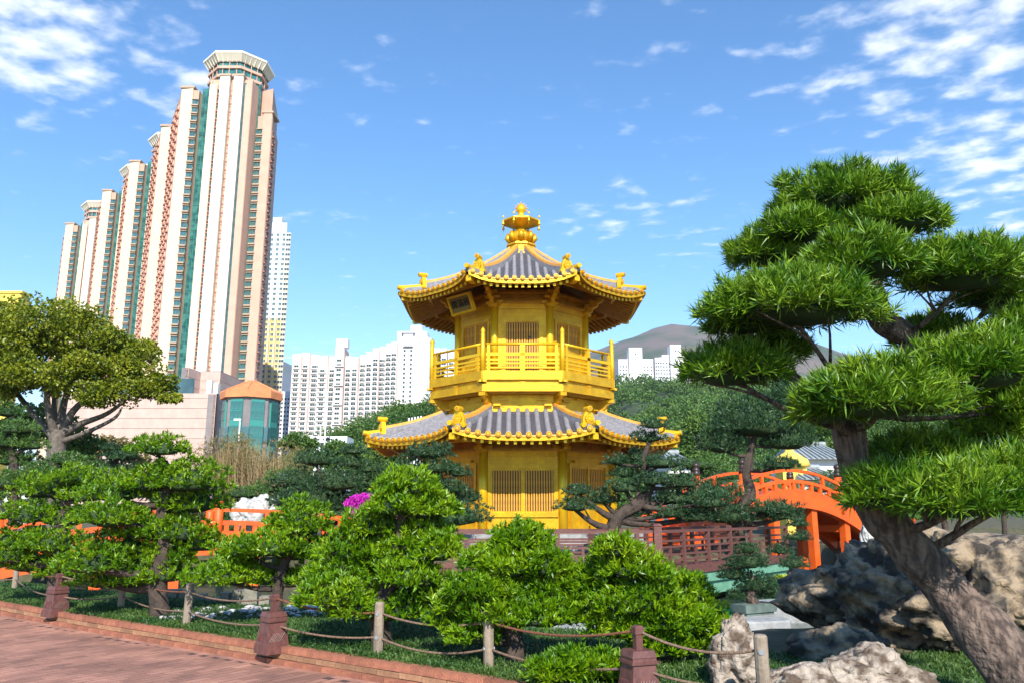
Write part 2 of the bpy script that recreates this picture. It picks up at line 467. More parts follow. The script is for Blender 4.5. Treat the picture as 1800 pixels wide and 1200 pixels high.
# path: joint bed + pavers laid on it
pv = [(-30, 30, -.0012), (-30, -6, -.0012), (14, -6, -.0012)] + [(p.x + .02, p.y + .02, -.0012) for p in reversed(kerb_pts)]
path = tag(obj('brick_path', mesh('brick_path', pv, [tuple(range(len(pv)))], 'joint')), kind='structure')
pdv = Vector((.55, .835)).normalized(); pnv = Vector((-pdv.y, pdv.x))
PL, PW = .232, .112
cand = []
for i in range(-120, 120):
    for j in range(-160, 160):
        c = pdv * ((i + .5 * (j % 2)) * PL) + pnv * (j * PW) + Vector((-3, 8))
        if c.y < 5.2 or c.y > 15 or c.x < -10.5 or c.x > 1.2: continue
        if c.y > yk(c.x) - .17: continue
        # within view?
        if c.x / c.y < -.70 or (1.6 / c.y) > .245: continue
        cand.append(c)
# border course parallel to the kerb
border = []
L_acc = 0
for a, b in zip(kerb_pts[:-1], kerb_pts[1:]):
    d = Vector((b.x - a.x, b.y - a.y)); ln = d.length; d.normalize(); nrm = Vector((-d.y, d.x))
    if nrm.y > 0: nrm = -nrm
    k = 0
    while k * PL < ln - .02:
        for row in (0,):
            c = Vector((a.x, a.y)) + d * ((k + .5) * PL) + nrm * (.10 + .12 * row)
            if -10.5 < c.x < 1.2: border.append((c, math.atan2(d.y, d.x)))
        k += 1
cand.sort(key=lambda c: c.x ** 2 + c.y ** 2)
mb = MB().box(-PL / 2 + .005, PL / 2 - .005, -PW / 2 + .009, PW / 2 - .009, -.03, .0015)
pm = mb.mesh('paver', ['paver'])
ang = math.atan2(pdv.y, pdv.x)
for c in cand[:300]:
    o = obj('paver', pm, path, (c.x, c.y, random.uniform(-.0008, .001)), ang + random.uniform(-.012, .012))
rest = MB()
for c, a in [(c, ang) for c in cand[300:]] + border:
    rest.box(-PL / 2 + .005, PL / 2 - .005, -PW / 2 + .009, PW / 2 - .009, -.03, random.uniform(.0005, .0025), 0, Matrix.Translation((c.x, c.y, 0)) @ Matrix.Rotation(a + random.uniform(-.01, .01), 4, 'Z'))
tag(rest.build('pavers', ['paver'], path), kind='stuff')

# kerb of bricks, three courses
kerb = empty('brick_kerb', (kerb_pts[4].x, kerb_pts[4].y, 0), 'low curved red brick kerb edging the paved path', 'kerb')
bw = .30
ko = Vector((kerb_pts[4].x, kerb_pts[4].y))
bms = {}
for nm, z0, z1, y0, y1, mt in (('ledge', 0, .05, -.05, .12, 'brick_red'), ('mid', .055, .108, 0, .12, 'brick_tan'), ('top', .113, .18, -.004, .13, 'brick_red')):
    q = MB().box(-bw / 2 + .004, bw / 2 - .004, y0, y1, z0, z1)
    me_ = q.mesh('brick', [mt]); bms[nm] = me_
path_len = 0
cx = []
for a, b in zip(kerb_pts[:-1], kerb_pts[1:]):
    d = Vector((b.x - a.x, b.y - a.y)); n_ = max(2, int(d.length / .05))
    for i in range(n_): cx.append(Vector((a.x, a.y)) + d * (i / n_))
arc = [0]
for a, b in zip(cx[:-1], cx[1:]): arc.append(arc[-1] + (b - a).length)
arc = np.array(arc); cxa = np.array([(p.x, p.y) for p in cx])
def kerb_at(s):
    p = np.array([np.interp(s, arc, cxa[:, 0]), np.interp(s, arc, cxa[:, 1])]); q = np.array([np.interp(s + .05, arc, cxa[:, 0]), np.interp(s + .05, arc, cxa[:, 1])])
    return Vector(p), math.atan2(q[1] - p[1], q[0] - p[0])
for ci, nm in enumerate(('ledge', 'mid', 'top')):
    s = .15 * (ci % 2)
    while s < arc[-1] - .3:
        p, a = kerb_at(s)
        if -9.8 < p.x < 2.2:
            obj('brick', bms[nm], kerb, (p.x - ko.x, p.y - ko.y, random.uniform(-.002, .002)), a)
        s += bw
mort = MB()
s = 0
while s < arc[-1] - .1:
    p, a = kerb_at(s + .05)
    mort.box(-.055, .055, .012, .118, -.02, .172, 0, Matrix.Translation((p.x - ko.x, p.y - ko.y, 0)) @ Matrix.Rotation(a, 4, 'Z')); s += .1
mort.build('mortar', ['joint'], kerb)

# mondo grass on the bed
def blades(P, D, Ln, Wd, droop=.35):
    """P base, D unit direction, -> bent blade of two quads"""
    n = len(P)
    rnd = rng.normal(size=(n, 3))
    side = np.cross(D, rnd); side /= np.linalg.norm(side, axis=1, keepdims=True) + 1e-9
    side *= Wd[:, None] * .5
    mid = P + D * (Ln * .55)[:, None]
    tip = P + D * Ln[:, None]; tip[:, 2] -= droop * Ln
    V = np.stack([P - side * .6, P + side * .6, mid + side, mid - side, tip + side * .15, tip - side * .15], 1).reshape(-1, 3)
    b = np.arange(n)[:, None] * 6
    Q = np.concatenate([b + np.array([[0, 1, 2, 3]]), b + np.array([[3, 2, 4, 5]])], 0)
    return V, Q
def leafs(P, D, Ln, Wd, fold=.12):
    """one kite quad per leaf"""
    n = len(P)
    rnd = rng.normal(size=(n, 3))
    side = np.cross(D, rnd); side /= np.linalg.norm(side, axis=1, keepdims=True) + 1e-9
    nr = np.cross(side, D)
    mid = P + D * (Ln * .5)[:, None] + nr * (Ln * fold)[:, None] * rng.uniform(-1, 1, (n, 1))
    tip = P + D * Ln[:, None]
    side = side * (Wd * .5)[:, None]
    V = np.stack([P, mid + side, tip, mid - side], 1).reshape(-1, 3)
    Q = np.arange(n * 4).reshape(-1, 4)
    return V, Q
def unit(a):
    return a / (np.linalg.norm(a, axis=1, keepdims=True) + 1e-9)

N = 42000
gx = rng.uniform(-10.5, 4.6, N * 3); gy = yk(gx) + .16 + rng.uniform(0, 1, N * 3) ** 1.5 * 4.2
ok = (gy < yb(gx) - .3) & (gx / gy > -.72); gx = gx[ok][:N]; gy = gy[ok][:N]
k = 5
P = np.stack([gx, gy, np.maximum(height(gx, gy), .155) - .01], 1).repeat(k, 0); P[:, :2] += rng.normal(0, .02, (len(P), 2))
D = rng.normal(0, .55, (len(P), 3)); D[:, 2] = rng.uniform(.5, 1.0, len(P)); D = unit(D)
V, Q = blades(P, D, rng.uniform(.07, .17, len(P)), rng.uniform(.006, .011, len(P)), .45)
tag(obj('grass', quads_mesh('grass', V, Q, 'grass')), 'dark green mondo grass carpeting the bed behind the kerb', 'grass', kind='stuff')

# ------------------------------------------------------------------ rope fence
posts_px = [(-150, 1030), (24, 1043), (211, 1078), (327, 1102), (664, 1155), (859, 1179), (1346, 1262)]
boll_px = [(98, 1072), (478, 1132), (1124, 1222)]
fence = []
for px, py in posts_px:
    p = onz(px, py, .15); fence.append((p.x, p.y, 'post', px))
for px, py in boll_px:
    p = onz(px, py, .19); fence.append((p.x, p.y, 'bollard', px))
fence.sort(key=lambda f: f[3])
pmb = MB()
pmb.prism([(.05 * math.cos(a), .05 * math.sin(a)) for a in np.linspace(0, 2 * math.pi, 13)[:-1]], -.1, .53)
pmb.prism([(.05 * math.cos(a), .05 * math.sin(a)) for a in np.linspace(0, 2 * math.pi, 13)[:-1]], .53, .545, top_scale=.8)
post_me = pmb.mesh('post_shaft', ['post_wood'])
eye_me = MB().tube([(0, 0, -.012), (0, 0, .012)], .02, 8).mesh('rope_eye', ['steel'])
def sq(r): return [(-r, -r), (r, -r), (r, r), (-r, r)]
def make_bollard(loc, label, rz):
    o = empty('bollard', loc, label, 'bollard', 'brown bollards in the rope fence', rz)
    MB().prism(sq(.20), -.05, .06, 0, .97).build('base', ['bollard'], o)
    MB().prism(sq(.185), .06, .34, 0, .76).build('body', ['bollard'], o)
    lat = MB()
    for f in range(4):
        Rm = Matrix.Rotation(f * math.pi / 2, 4, 'Z')
        for i in range(-4, 5):
            for sgn in (-1, 1):
                x0 = i * .035; 
                p0 = Vector((x0 - sgn * .045, -.1825, .10)); p1 = Vector((x0 + sgn * .045, -.168, .20))
                if abs(p0.x) > .155 or abs(p1.x) > .145: continue
                lat.tube([Rm @ p0, Rm @ p1], .0045, 4)
    lat.build('lattice_relief', ['bollard'], o)
    MB().prism(sq(.165), .34, .365, 0, 1.0).prism(sq(.15), .365, .40, 0, .98).prism(sq(.155), .40, .46, 0, .86).build('shoulder', ['bollard'], o)
    MB().prism(sq(.042), .46, .60, 0, 1.0).build('neck', ['bollard'], o)
    MB().prism(sq(.056), .60, .66, 0, 1.0).prism(sq(.056), .66, .675, 0, .7).build('cap', ['bollard'], o)
    return o
lab_post = {24: 'weathered round timber rope post beside the bollard at the curved kerb end', 211: 'weathered timber rope post by the largest spreading tree', 327: 'weathered timber rope post before the stone palisade and pebbles',
            664: 'weathered timber rope post below the tall cone-shaped tree', 859: 'dark timber rope post beside a bare tree trunk and water', 1346: 'grey timber rope post in front of the pale rock', -150: 'timber rope post past the kerb bend'}
lab_boll = {98: 'brown lattice bollard at the bend of the kerb', 478: 'brown square bollard with lattice relief beside white pebbles', 1124: 'brown bollard with square cap near the pale upright rock'}
anchors = []
for x, y, kd, px in fence:
    z = max(.15, float(height(np.array(x), np.array(y))))
    if kd == 'post':
        o = empty('rope_post', (x, y, z), lab_post[px], 'post', 'timber posts of the rope fence')
        o.rotation_euler = (random.uniform(-.03, .03), random.uniform(-.03, .03), random.random() * 3)
        obj('post_shaft', post_me, o); 
        for zz in (.43, .2): 
            e = obj('rope_eye', eye_me, o, (.0, 0, zz)); e.rotation_euler = (math.pi / 2, 0, 0); e.scale = (1, 1, 4.6)
        anchors.append((Vector((x, y, z)), .44, .2))
    else:
        bo = make_bollard((x, y, z - .0), lab_boll[px], math.atan2(y, x) - math.pi / 2 + .5); bo.scale = (.70, .70, .84)
        anchors.append((Vector((x, y, z)), .53, .25))
names_ = ['at the curved kerb end', 'below the spreading tree', 'before the stone palisade', 'beside the pebbles', 'under the cone-shaped tree', 'over the mondo grass', 'before the pond', 'before the clipped bush', 'before the pale rock', 'x']
for i, ((a, ah, al), (b, bh, bl)) in enumerate(zip(anchors[:-1], anchors[1:])):
    for top, (z0, z1) in (('upper', (ah, bh)), ('lower', (al, bl))):
        pts = []
        sag = random.uniform(.05, .10)
        for t in np.linspace(0, 1, 15):
            p = a.lerp(b, t); p.z = a.z + z0 + (b.z + z1 - a.z - z0) * t - sag * 4 * t * (1 - t); pts.append(p)
        r_ = MB().tube(pts, .0115, 6)
        o = r_.build('rope', ['rope_red' if (top == 'upper' and i % 2 == 1) else 'rope'], smooth=True)
        tag(o, f'{top} sagging brown rope of the low fence {names_[i]}', 'rope', 'ropes of the fence')

# ------------------------------------------------------------------ foliage builders
def icoblob(c, r, seed, amp=.25, sub=2, flat=1.0):
    bm = bmesh.new(); bmesh.ops.create_icosphere(bm, subdivisions=sub, radius=1)
    for v in bm.verts:
        n = mnoise.noise(v.co * 1.6 + Vector((seed, 0, 0)))
        q = v.co * (1 + amp * n)
        v.co = Vector((c[0] + q.x * r[0], c[1] + q.y * r[1], c[2] + q.z * (r[2] if q.z > 0 else r[2] * flat)))
    vs = np.array([v.co[:] for v in bm.verts]); fs = [tuple(v.index for v in f.verts) for f in bm.faces]
    bm.free()
    return vs, fs
def pad_geo(c, rx, ry, rz, n_tuft, per, L, W, spread=.75, up=.45, down=.5, seed=0, fold=.12, bottom=-.45, lump=.16, droop=0.0):
    """leaf rosettes over a domed cloud of foliage"""
    d = rng.normal(size=(int(n_tuft * 1.7), 3)); d = unit(d)
    d = d[d[:, 2] > bottom][:n_tuft]
    n = len(d)
    lum = np.array([mnoise.noise(Vector(q) * 2.3 + Vector((seed * 3.7, 0, 0))) + .6 * mnoise.noise(Vector(q) * 5.1 + Vector((0, seed * 1.3, 0))) for q in d])
    rad = 1 + lump * lum * 1.5
    depth = 1 - rng.uniform(0, 1, n) ** 2.2 * .45
    q = d * (rad * depth)[:, None]
    P = np.stack([c[0] + q[:, 0] * rx, c[1] + q[:, 1] * ry, c[2] + np.where(q[:, 2] > 0, q[:, 2] * rz, q[:, 2] * rz * down)], 1)
    nrm = unit(np.stack([d[:, 0] / rx, d[:, 1] / ry, d[:, 2] / rz], 1))
    nrm = unit(nrm * (1 - up) + np.array([0, 0, up]))
    P = P.repeat(per, 0); nr = nrm.repeat(per, 0)
    D = unit(nr + rng.normal(0, spread, (len(P), 3)))
    D[:, 2] -= droop
    D = unit(D)
    ln = L * rng.uniform(.6, 1.15, len(P)); wd = W * rng.uniform(.8, 1.2, len(P))
    return leafs(P - D * (ln * .1)[:, None], D, ln, wd, fold)
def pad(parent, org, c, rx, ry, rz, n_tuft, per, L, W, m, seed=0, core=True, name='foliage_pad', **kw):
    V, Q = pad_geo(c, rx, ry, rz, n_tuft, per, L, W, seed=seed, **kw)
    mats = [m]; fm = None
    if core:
        cv, cf = icoblob((c[0], c[1], c[2]), (rx * .62, ry * .62, rz * .62), seed, .3, 2, kw.get('down', .5))  # solid core; its dark colour paints the shade seen under the pad
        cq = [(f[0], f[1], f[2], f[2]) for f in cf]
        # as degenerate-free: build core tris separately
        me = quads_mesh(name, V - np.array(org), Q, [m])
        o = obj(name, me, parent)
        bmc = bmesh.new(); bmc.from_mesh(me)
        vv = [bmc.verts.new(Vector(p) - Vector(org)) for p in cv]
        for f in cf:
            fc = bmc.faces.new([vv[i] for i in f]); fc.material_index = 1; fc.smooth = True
        me.materials.append(M['core_shade_green'])
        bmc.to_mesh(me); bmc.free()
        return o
    return obj(name, quads_mesh(name, V - np.array(org), Q, mats), parent)

def branch_path(a, b, sag=.15, wob=.06, n=7):
    a = Vector(a); b = Vector(b); pts = []
    ln = (b - a).length
    off = Vector((random.uniform(-1, 1), random.uniform(-1, 1), 0)) * wob * ln
    for t in np.linspace(0, 1, n):
        p = a.lerp(b, t); p += off * math.sin(math.pi * t) + Vector((0, 0, -sag * ln * math.sin(math.pi * t) * (1 - t)))
        pts.append(p)
    return pts

def pad_tree(name, label, Y, trunk, pads, leaf, dens=1.0, L=.1, W=.016, per=9, group=None, bark='bark_dark', cat='tree', base_z=None, px_tuft=34., spread=.75, up=.45, core=True, depth=.8, bscale=1.0, droop=0.0, lump=.16, flat=1.0, limb=.6, shrink=1.0):
    """trunk: [(px,py,radius px,dY)], pads: [(px,py,half w,half h[,dY])]"""
    s = ppm(Y)
    tp = []
    for q in trunk:
        p = at(q[0], q[1], Y + (q[3] if len(q) > 3 else 0)); tp.append((p.x, p.y, p.z, q[2] / s))
    if base_z is None:
        base_z = max(-.7, float(height(np.array(tp[0][0]), np.array(tp[0][1])))) - .04
    tp[0] = (tp[0][0], tp[0][1], base_z, tp[0][3])
    org = Vector(tp[0][:3])
    root = empty(name, org, label, cat, group)
    sp = smooth_path(tp, 7)
    tb = MB(); pts = []; rr = []
    for i, p in enumerate(sp):
        jit = .12 * p[3] * mnoise.noise(Vector(p[:3]) * 3 / max(p[3], .02) * .1)
        pts.append(Vector(p[:3]) - org); rr.append(max(.008, p[3] * (1 + .15 * mnoise.noise(Vector(p[:3]) * 4))))
    ns_ = 28 if rr[0] > .15 else 12
    tb.tube(pts, rr, ns_)
    for j in range(len(pts)):
        for k in range(ns_):
            v = Vector(tb.v[j * ns_ + k]); a_ = 2 * math.pi * k / ns_
            q = Vector((math.cos(a_) * 2.6, math.sin(a_) * 2.6, j * .10 + Y)); q2 = Vector((math.cos(a_) * 1.1, math.sin(a_) * 1.1, j * .22 + 3))
            tb.v[j * ns_ + k] = tuple(pts[j] + (v - pts[j]) * (1 + .16 * mnoise.noise(q) + .18 * mnoise.noise(q2)))
    tb.build('trunk', [bark], root, smooth=True)
    W0 = max(abs(p[2]) for p in pads) / s
    for i, pd in enumerate(pads):
        dY = pd[4] if len(pd) > 4 else random.uniform(-.5, .5) * W0
        c = at(pd[0], pd[1] + .4 * pd[3], Y + dY)
        sc = ppm(Y + dY)
        rx = pd[2] * shrink / sc; rz = 1.4 * flat * pd[3] / sc; ry = rx * depth
        area = pd[2] * pd[3] * 3.14
        nt_ = int(area / px_tuft * 2.3 * dens) + 30
        pad(root, org, c, rx, ry, rz, nt_, per, L, W, leaf, seed=i + len(label) % 17 + Y, spread=spread, up=up, core=core, down=.40, droop=droop, lump=lump, bottom=-.2)
        # limb from the trunk to the pad
        best = min(range(len(pts)), key=lambda j: (pts[j] + org - c).length + (2.0 * max(0, pts[j].z + org.z - c.z)))
        a = pts[best]; b = c - org - Vector((0, 0, rz * .12))
        r0 = min(rr[best] * limb, .35 * rx + .02)
        bp = branch_path(a, b, .10, .08)
        lb = MB().tube(bp, [r0 * (1 - .65 * t) * bscale for t in np.linspace(0, 1, len(bp))], 7)
        for k in range(4):
            e = b + Vector((random.uniform(-.7, .7) * rx, random.uniform(-.7, .7) * ry, random.uniform(.0, .25) * rz))
            st = bp[random.randint(3, 6)]
            bq = branch_path(st, e, -.08, .1, 5)
            lb.tube(bq, [r0 * .38 * (1 - .7 * t) for t in np.linspace(0, 1, 5)], 5)
        lb.build('branch', [bark], root, smooth=True)
    return root

# ------------------------------------------------------------------ golden pavilion
T8 = math.tan(R(22.5)); C8 = math.cos(R(22.5))
pav = empty('golden_pavilion', (PC[0], PC[1], 0.4), 'two-storey octagonal golden pavilion with grey tiled roofs standing in the pond', 'pavilion')
PZ = 0.4
def fobj(name, me, k, parent=None):
    """mesh given in the frame of the face that looks at -Y; k-th face of eight"""
    o = obj(name, me, parent or pav)
    o.rotation_euler = (0, 0, R(45 * k))
    return o
def zb(mb_):                   # world heights -> pavilion heights
    mb_.v = [(x, y, z - PZ) for x, y, z in mb_.v]; return mb_
def octo(a):                   # octagon with apothem a, a face towards -Y
    r = a / C8
    return [(r * math.cos(R(22.5 + 45 * i)), r * math.sin(R(22.5 + 45 * i))) for i in range(8)]
def octring(mb_, a0, a1, z0, z1, mi=0):
    o_, i_ = octo(a1), octo(a0); vs = [(x, y, z) for z in (z0, z1) for x, y in o_] + [(x, y, z) for z in (z0, z1) for x, y in i_]
    fs = []
    for i in range(8):
        j = (i + 1) % 8
        fs += [(i, j, 8 + j, 8 + i), (16 + j, 16 + i, 24 + i, 24 + j), (8 + i, 8 + j, 24 + j, 24 + i), (j, i, 16 + i, 16 + j)]
    return mb_.add(vs, fs, mi)
# plinth
zb(MB().prism(octo(4.6), -.9, .62).prism(octo(4.2), .62, .95)).build('stone_plinth', ['stone_grey'], pav)
AL, SL = 3.08, 2.55            # lower wall apothem / side
AU, SU = 2.29, 1.895           # upper wall
AB = 3.15                      # balcony
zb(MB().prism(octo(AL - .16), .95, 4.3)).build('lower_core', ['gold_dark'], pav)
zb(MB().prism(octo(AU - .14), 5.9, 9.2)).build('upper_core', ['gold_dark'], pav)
def column(r, z0, z1, rad, name='column'):
    q = zb(MB().lathe([(rad, z0), (rad, z1)], 14, 0, (0, -r, 0)))
    return q.mesh(name, ['gold_bright'], True)
cl, cu = column(AL / C8, .95, 3.62, .15), column(AU / C8, 6.0, 8.72, .125)
for k in range(8):
    fobj('column', cl, k + .5); fobj('column', cu, k + .5)
def wall_panel(a, side, z0, z1, wins, rails, colr, name):
    """wins: (x0,x1,z0,z1); wall made of framing boxes round the openings"""
    q = MB(); h = side / 2 - colr * .6
    xs_ = [-h] + [v for w_ in sorted(wins) for v in (w_[0], w_[1])] + [h]
    for i in range(0, len(xs_), 2):
        q.box(xs_[i], xs_[i + 1], -a, -a + .14, z0, z1)
    for (x0, x1, b, t) in wins:
        q.box(x0, x1, -a, -a + .14, z0, b); q.box(x0, x1, -a, -a + .14, t, z1)
    for (x0, x1, b, t, d) in rails:
        q.box(x0, x1, -a - d, -a + .002, b, t)
    return zb(q).mesh(name, ['gold'])
hl = SL / 2 - .16
# lower storey: windows on faces 0, 2, 4, 6; doors on 1, 3, 5, 7
lw = [(-.98, -.07, 1.64, 2.93), (.07, .98, 1.64, 2.93)]
win_panel = wall_panel(AL, SL, .95, 3.62, lw, [(-hl, hl, 3.38, 3.62, .05), (-1.10, 1.10, 2.99, 3.08, .035), (-1.12, 1.12, 1.46, 1.60, .06), (-hl, hl, .95, 1.10, .05), (-.05, .05, 1.60, 2.99, .03), (-1.12, -1.02, 1.60, 2.99, .03), (1.02, 1.12, 1.60, 2.99, .03), (-.03, .03, 1.10, 1.46, .03)], .15, 'wall_panel')
dr = [(-.86, -.05, 2.28, 3.02), (.05, .86, 2.28, 3.02)]
door_panel = wall_panel(AL, SL, .95, 3.62, dr, [(-hl, hl, 3.38, 3.62, .05), (-.98, .98, 3.08, 3.18, .05), (-.98, -.88, 1.0, 3.08, .05), (.88, .98, 1.0, 3.08, .05), (-.03, .03, 1.0, 3.08, .03), (-.86, .86, 2.14, 2.24, .03), (-.86, .86, 1.08, 1.18, .03), (-.50, -.44, 1.18, 2.14, .02), (.44, .50, 1.18, 2.14, .02), (-.80, -.62, 3.18, 3.27, .12), (.62, .80, 3.18, 3.27, .12)], .15, 'wall_panel')
ud = [(-.56, .56, 6.2, 8.0)]
up_win = wall_panel(AU, SU, 6.0, 8.72, ud, [(-.8, .8, 8.46, 8.72, .04), (-.72, .72, 8.03, 8.12, .03), (-.70, -.58, 6.2, 8.03, .03), (.58, .70, 6.2, 8.03, .03)], .125, 'wall_panel')
dr2 = [(-.60, -.05, 7.35, 8.02), (.05, .60, 7.35, 8.02)]
up_door = wall_panel(AU, SU, 6.0, 8.72, dr2, [(-.8, .8, 8.46, 8.72, .04), (-.72, .72, 8.06, 8.15, .05), (-.70, -.62, 6.2, 8.06, .04), (.62, .70, 6.2, 8.06, .04), (-.03, .03, 6.2, 8.06, .03), (-.6, .6, 7.24, 7.33, .025)], .125, 'wall_panel')
def slat_mesh(z0, z1, wd=.034):
    return zb(MB().box(-wd / 2, wd / 2, -.035, .0, z0, z1)).mesh('slat', ['lattice_slat'])
def back_mesh(x0, x1, a, z0, z1):
    return zb(MB().box(x0, x1, -a + .10, -a + .13, z0, z1)).mesh('window_back', ['lattice_dark'])
def windows(k, a, wins, nsl):
    for (x0, x1, b, t) in wins:
        bo = fobj('window', back_mesh(x0, x1, a, b, t), k)
        sm_ = slat_mesh(b, t, (x1 - x0) / nsl * .56)
        for i in range(nsl):
            x = x0 + (i + .5) * (x1 - x0) / nsl
            o = obj('slat', sm_, bo, (x, -a + .05, 0))
for k in range(8):
    if k % 2 == 0:
        fobj('wall_panel', win_panel, k); windows(k, AL, lw, 11)
        fobj('wall_panel', up_win, k); windows(k, AU, ud, 13)
    else:
        fobj('wall_panel', door_panel, k); windows(k, AL, dr, 9)
        fobj('wall_panel', up_door, k); windows(k, AU, dr2, 7)
# lock on the front upper door
zb(MB().box(.22, .27, -AU - .05, -AU + .1, 7.42, 7.50)).build('door_lock', ['ink'], pav)

# frieze boards and brackets under each eave
def frieze(a, side, z0, z1):
    q = MB(); h = side / 2
    q.box(-h, h, -a + .02, -a + .12, z0, z1)
    q.box(-h, h, -a - .10, -a + .02, z0 - .07, z0 + .01)
    q.box(-h * 1.03, h * 1.03, -a - .16, -a + .02, z1 - .06, z1 + .02)
    # cut-cloud bracket in the middle
    for sx in (-1, 0, 1):
        q.box(sx * h * .55 - .10, sx * h * .55 + .10, -a - .05, -a + .02, z1 - .14, z1 - .09)
    q.add([(-h * .62, -a - .02, z0 + .02), (-h * .95, -a - .02, z0 + .02), (-h * .95, -a - .02, z0 + .20), (-h * .62, -a - .02, z0 + .14)], [(0, 1, 2, 3)])
    q.add([(h * .62, -a - .02, z0 + .02), (h * .62, -a - .02, z0 + .14), (h * .95, -a - .02, z0 + .20), (h * .95, -a - .02, z0 + .02)], [(0, 1, 2, 3)])
    return zb(q).mesh('frieze', ['gold_dark'])
def bracket(a, z0, reach):
    """stacked bracket arms at a corner, pointing outwards (-Y)"""
    r = a / C8; q = MB()
    q.prism([(x * 1.0, -r + y) for x, y in sq(.15)], z0, z0 + .10, 0, 1.35, (0, -r))
    zs = z0 + .10
    for i in range(3):
        L_ = reach * (.45 + .28 * i)
        prof = [(-r + .1, zs), (-r - L_ * .6, zs), (-r - L_ * .9, zs + .05), (-r - L_, zs + .13), (-r + .1, zs + .13)]
        n = len(prof); wv_ = .065
        vs = [(-wv_, y, z) for y, z in prof] + [(wv_, y, z) for y, z in prof]
        q.add(vs, [tuple(range(n)), tuple(range(2 * n - 1, n - 1, -1))] + [(i_, n + i_, n + (i_ + 1) % n, (i_ + 1) % n) for i_ in range(n)])
        q.box(-.085, .085, -r - L_ + .0, -r - L_ + .17, zs + .13, zs + .20)
        wz = .32 - .05 * i
        for sx in (-1, 1):       # side arms along the walls
            q.box(min(sx * .05, sx * wz), max(sx * .05, sx * wz), -r - .05 - .16 * i, -r + .07 - .16 * i, zs + .03, zs + .12)
        zs += .16
    return zb(q).mesh('bracket', ['gold'])
fl, fu, fn = frieze(AL, SL, 3.62, 3.95), frieze(AU, SU, 8.72, 9.02), None
bl, bu = bracket(AL, 3.50, .75), bracket(AU, 8.52, .7)
for k in range(8):
    fobj('frieze', fl, k); fobj('frieze', fu, k)
    fobj('bracket', bl, k + .5); fobj('bracket', bu, k + .5)

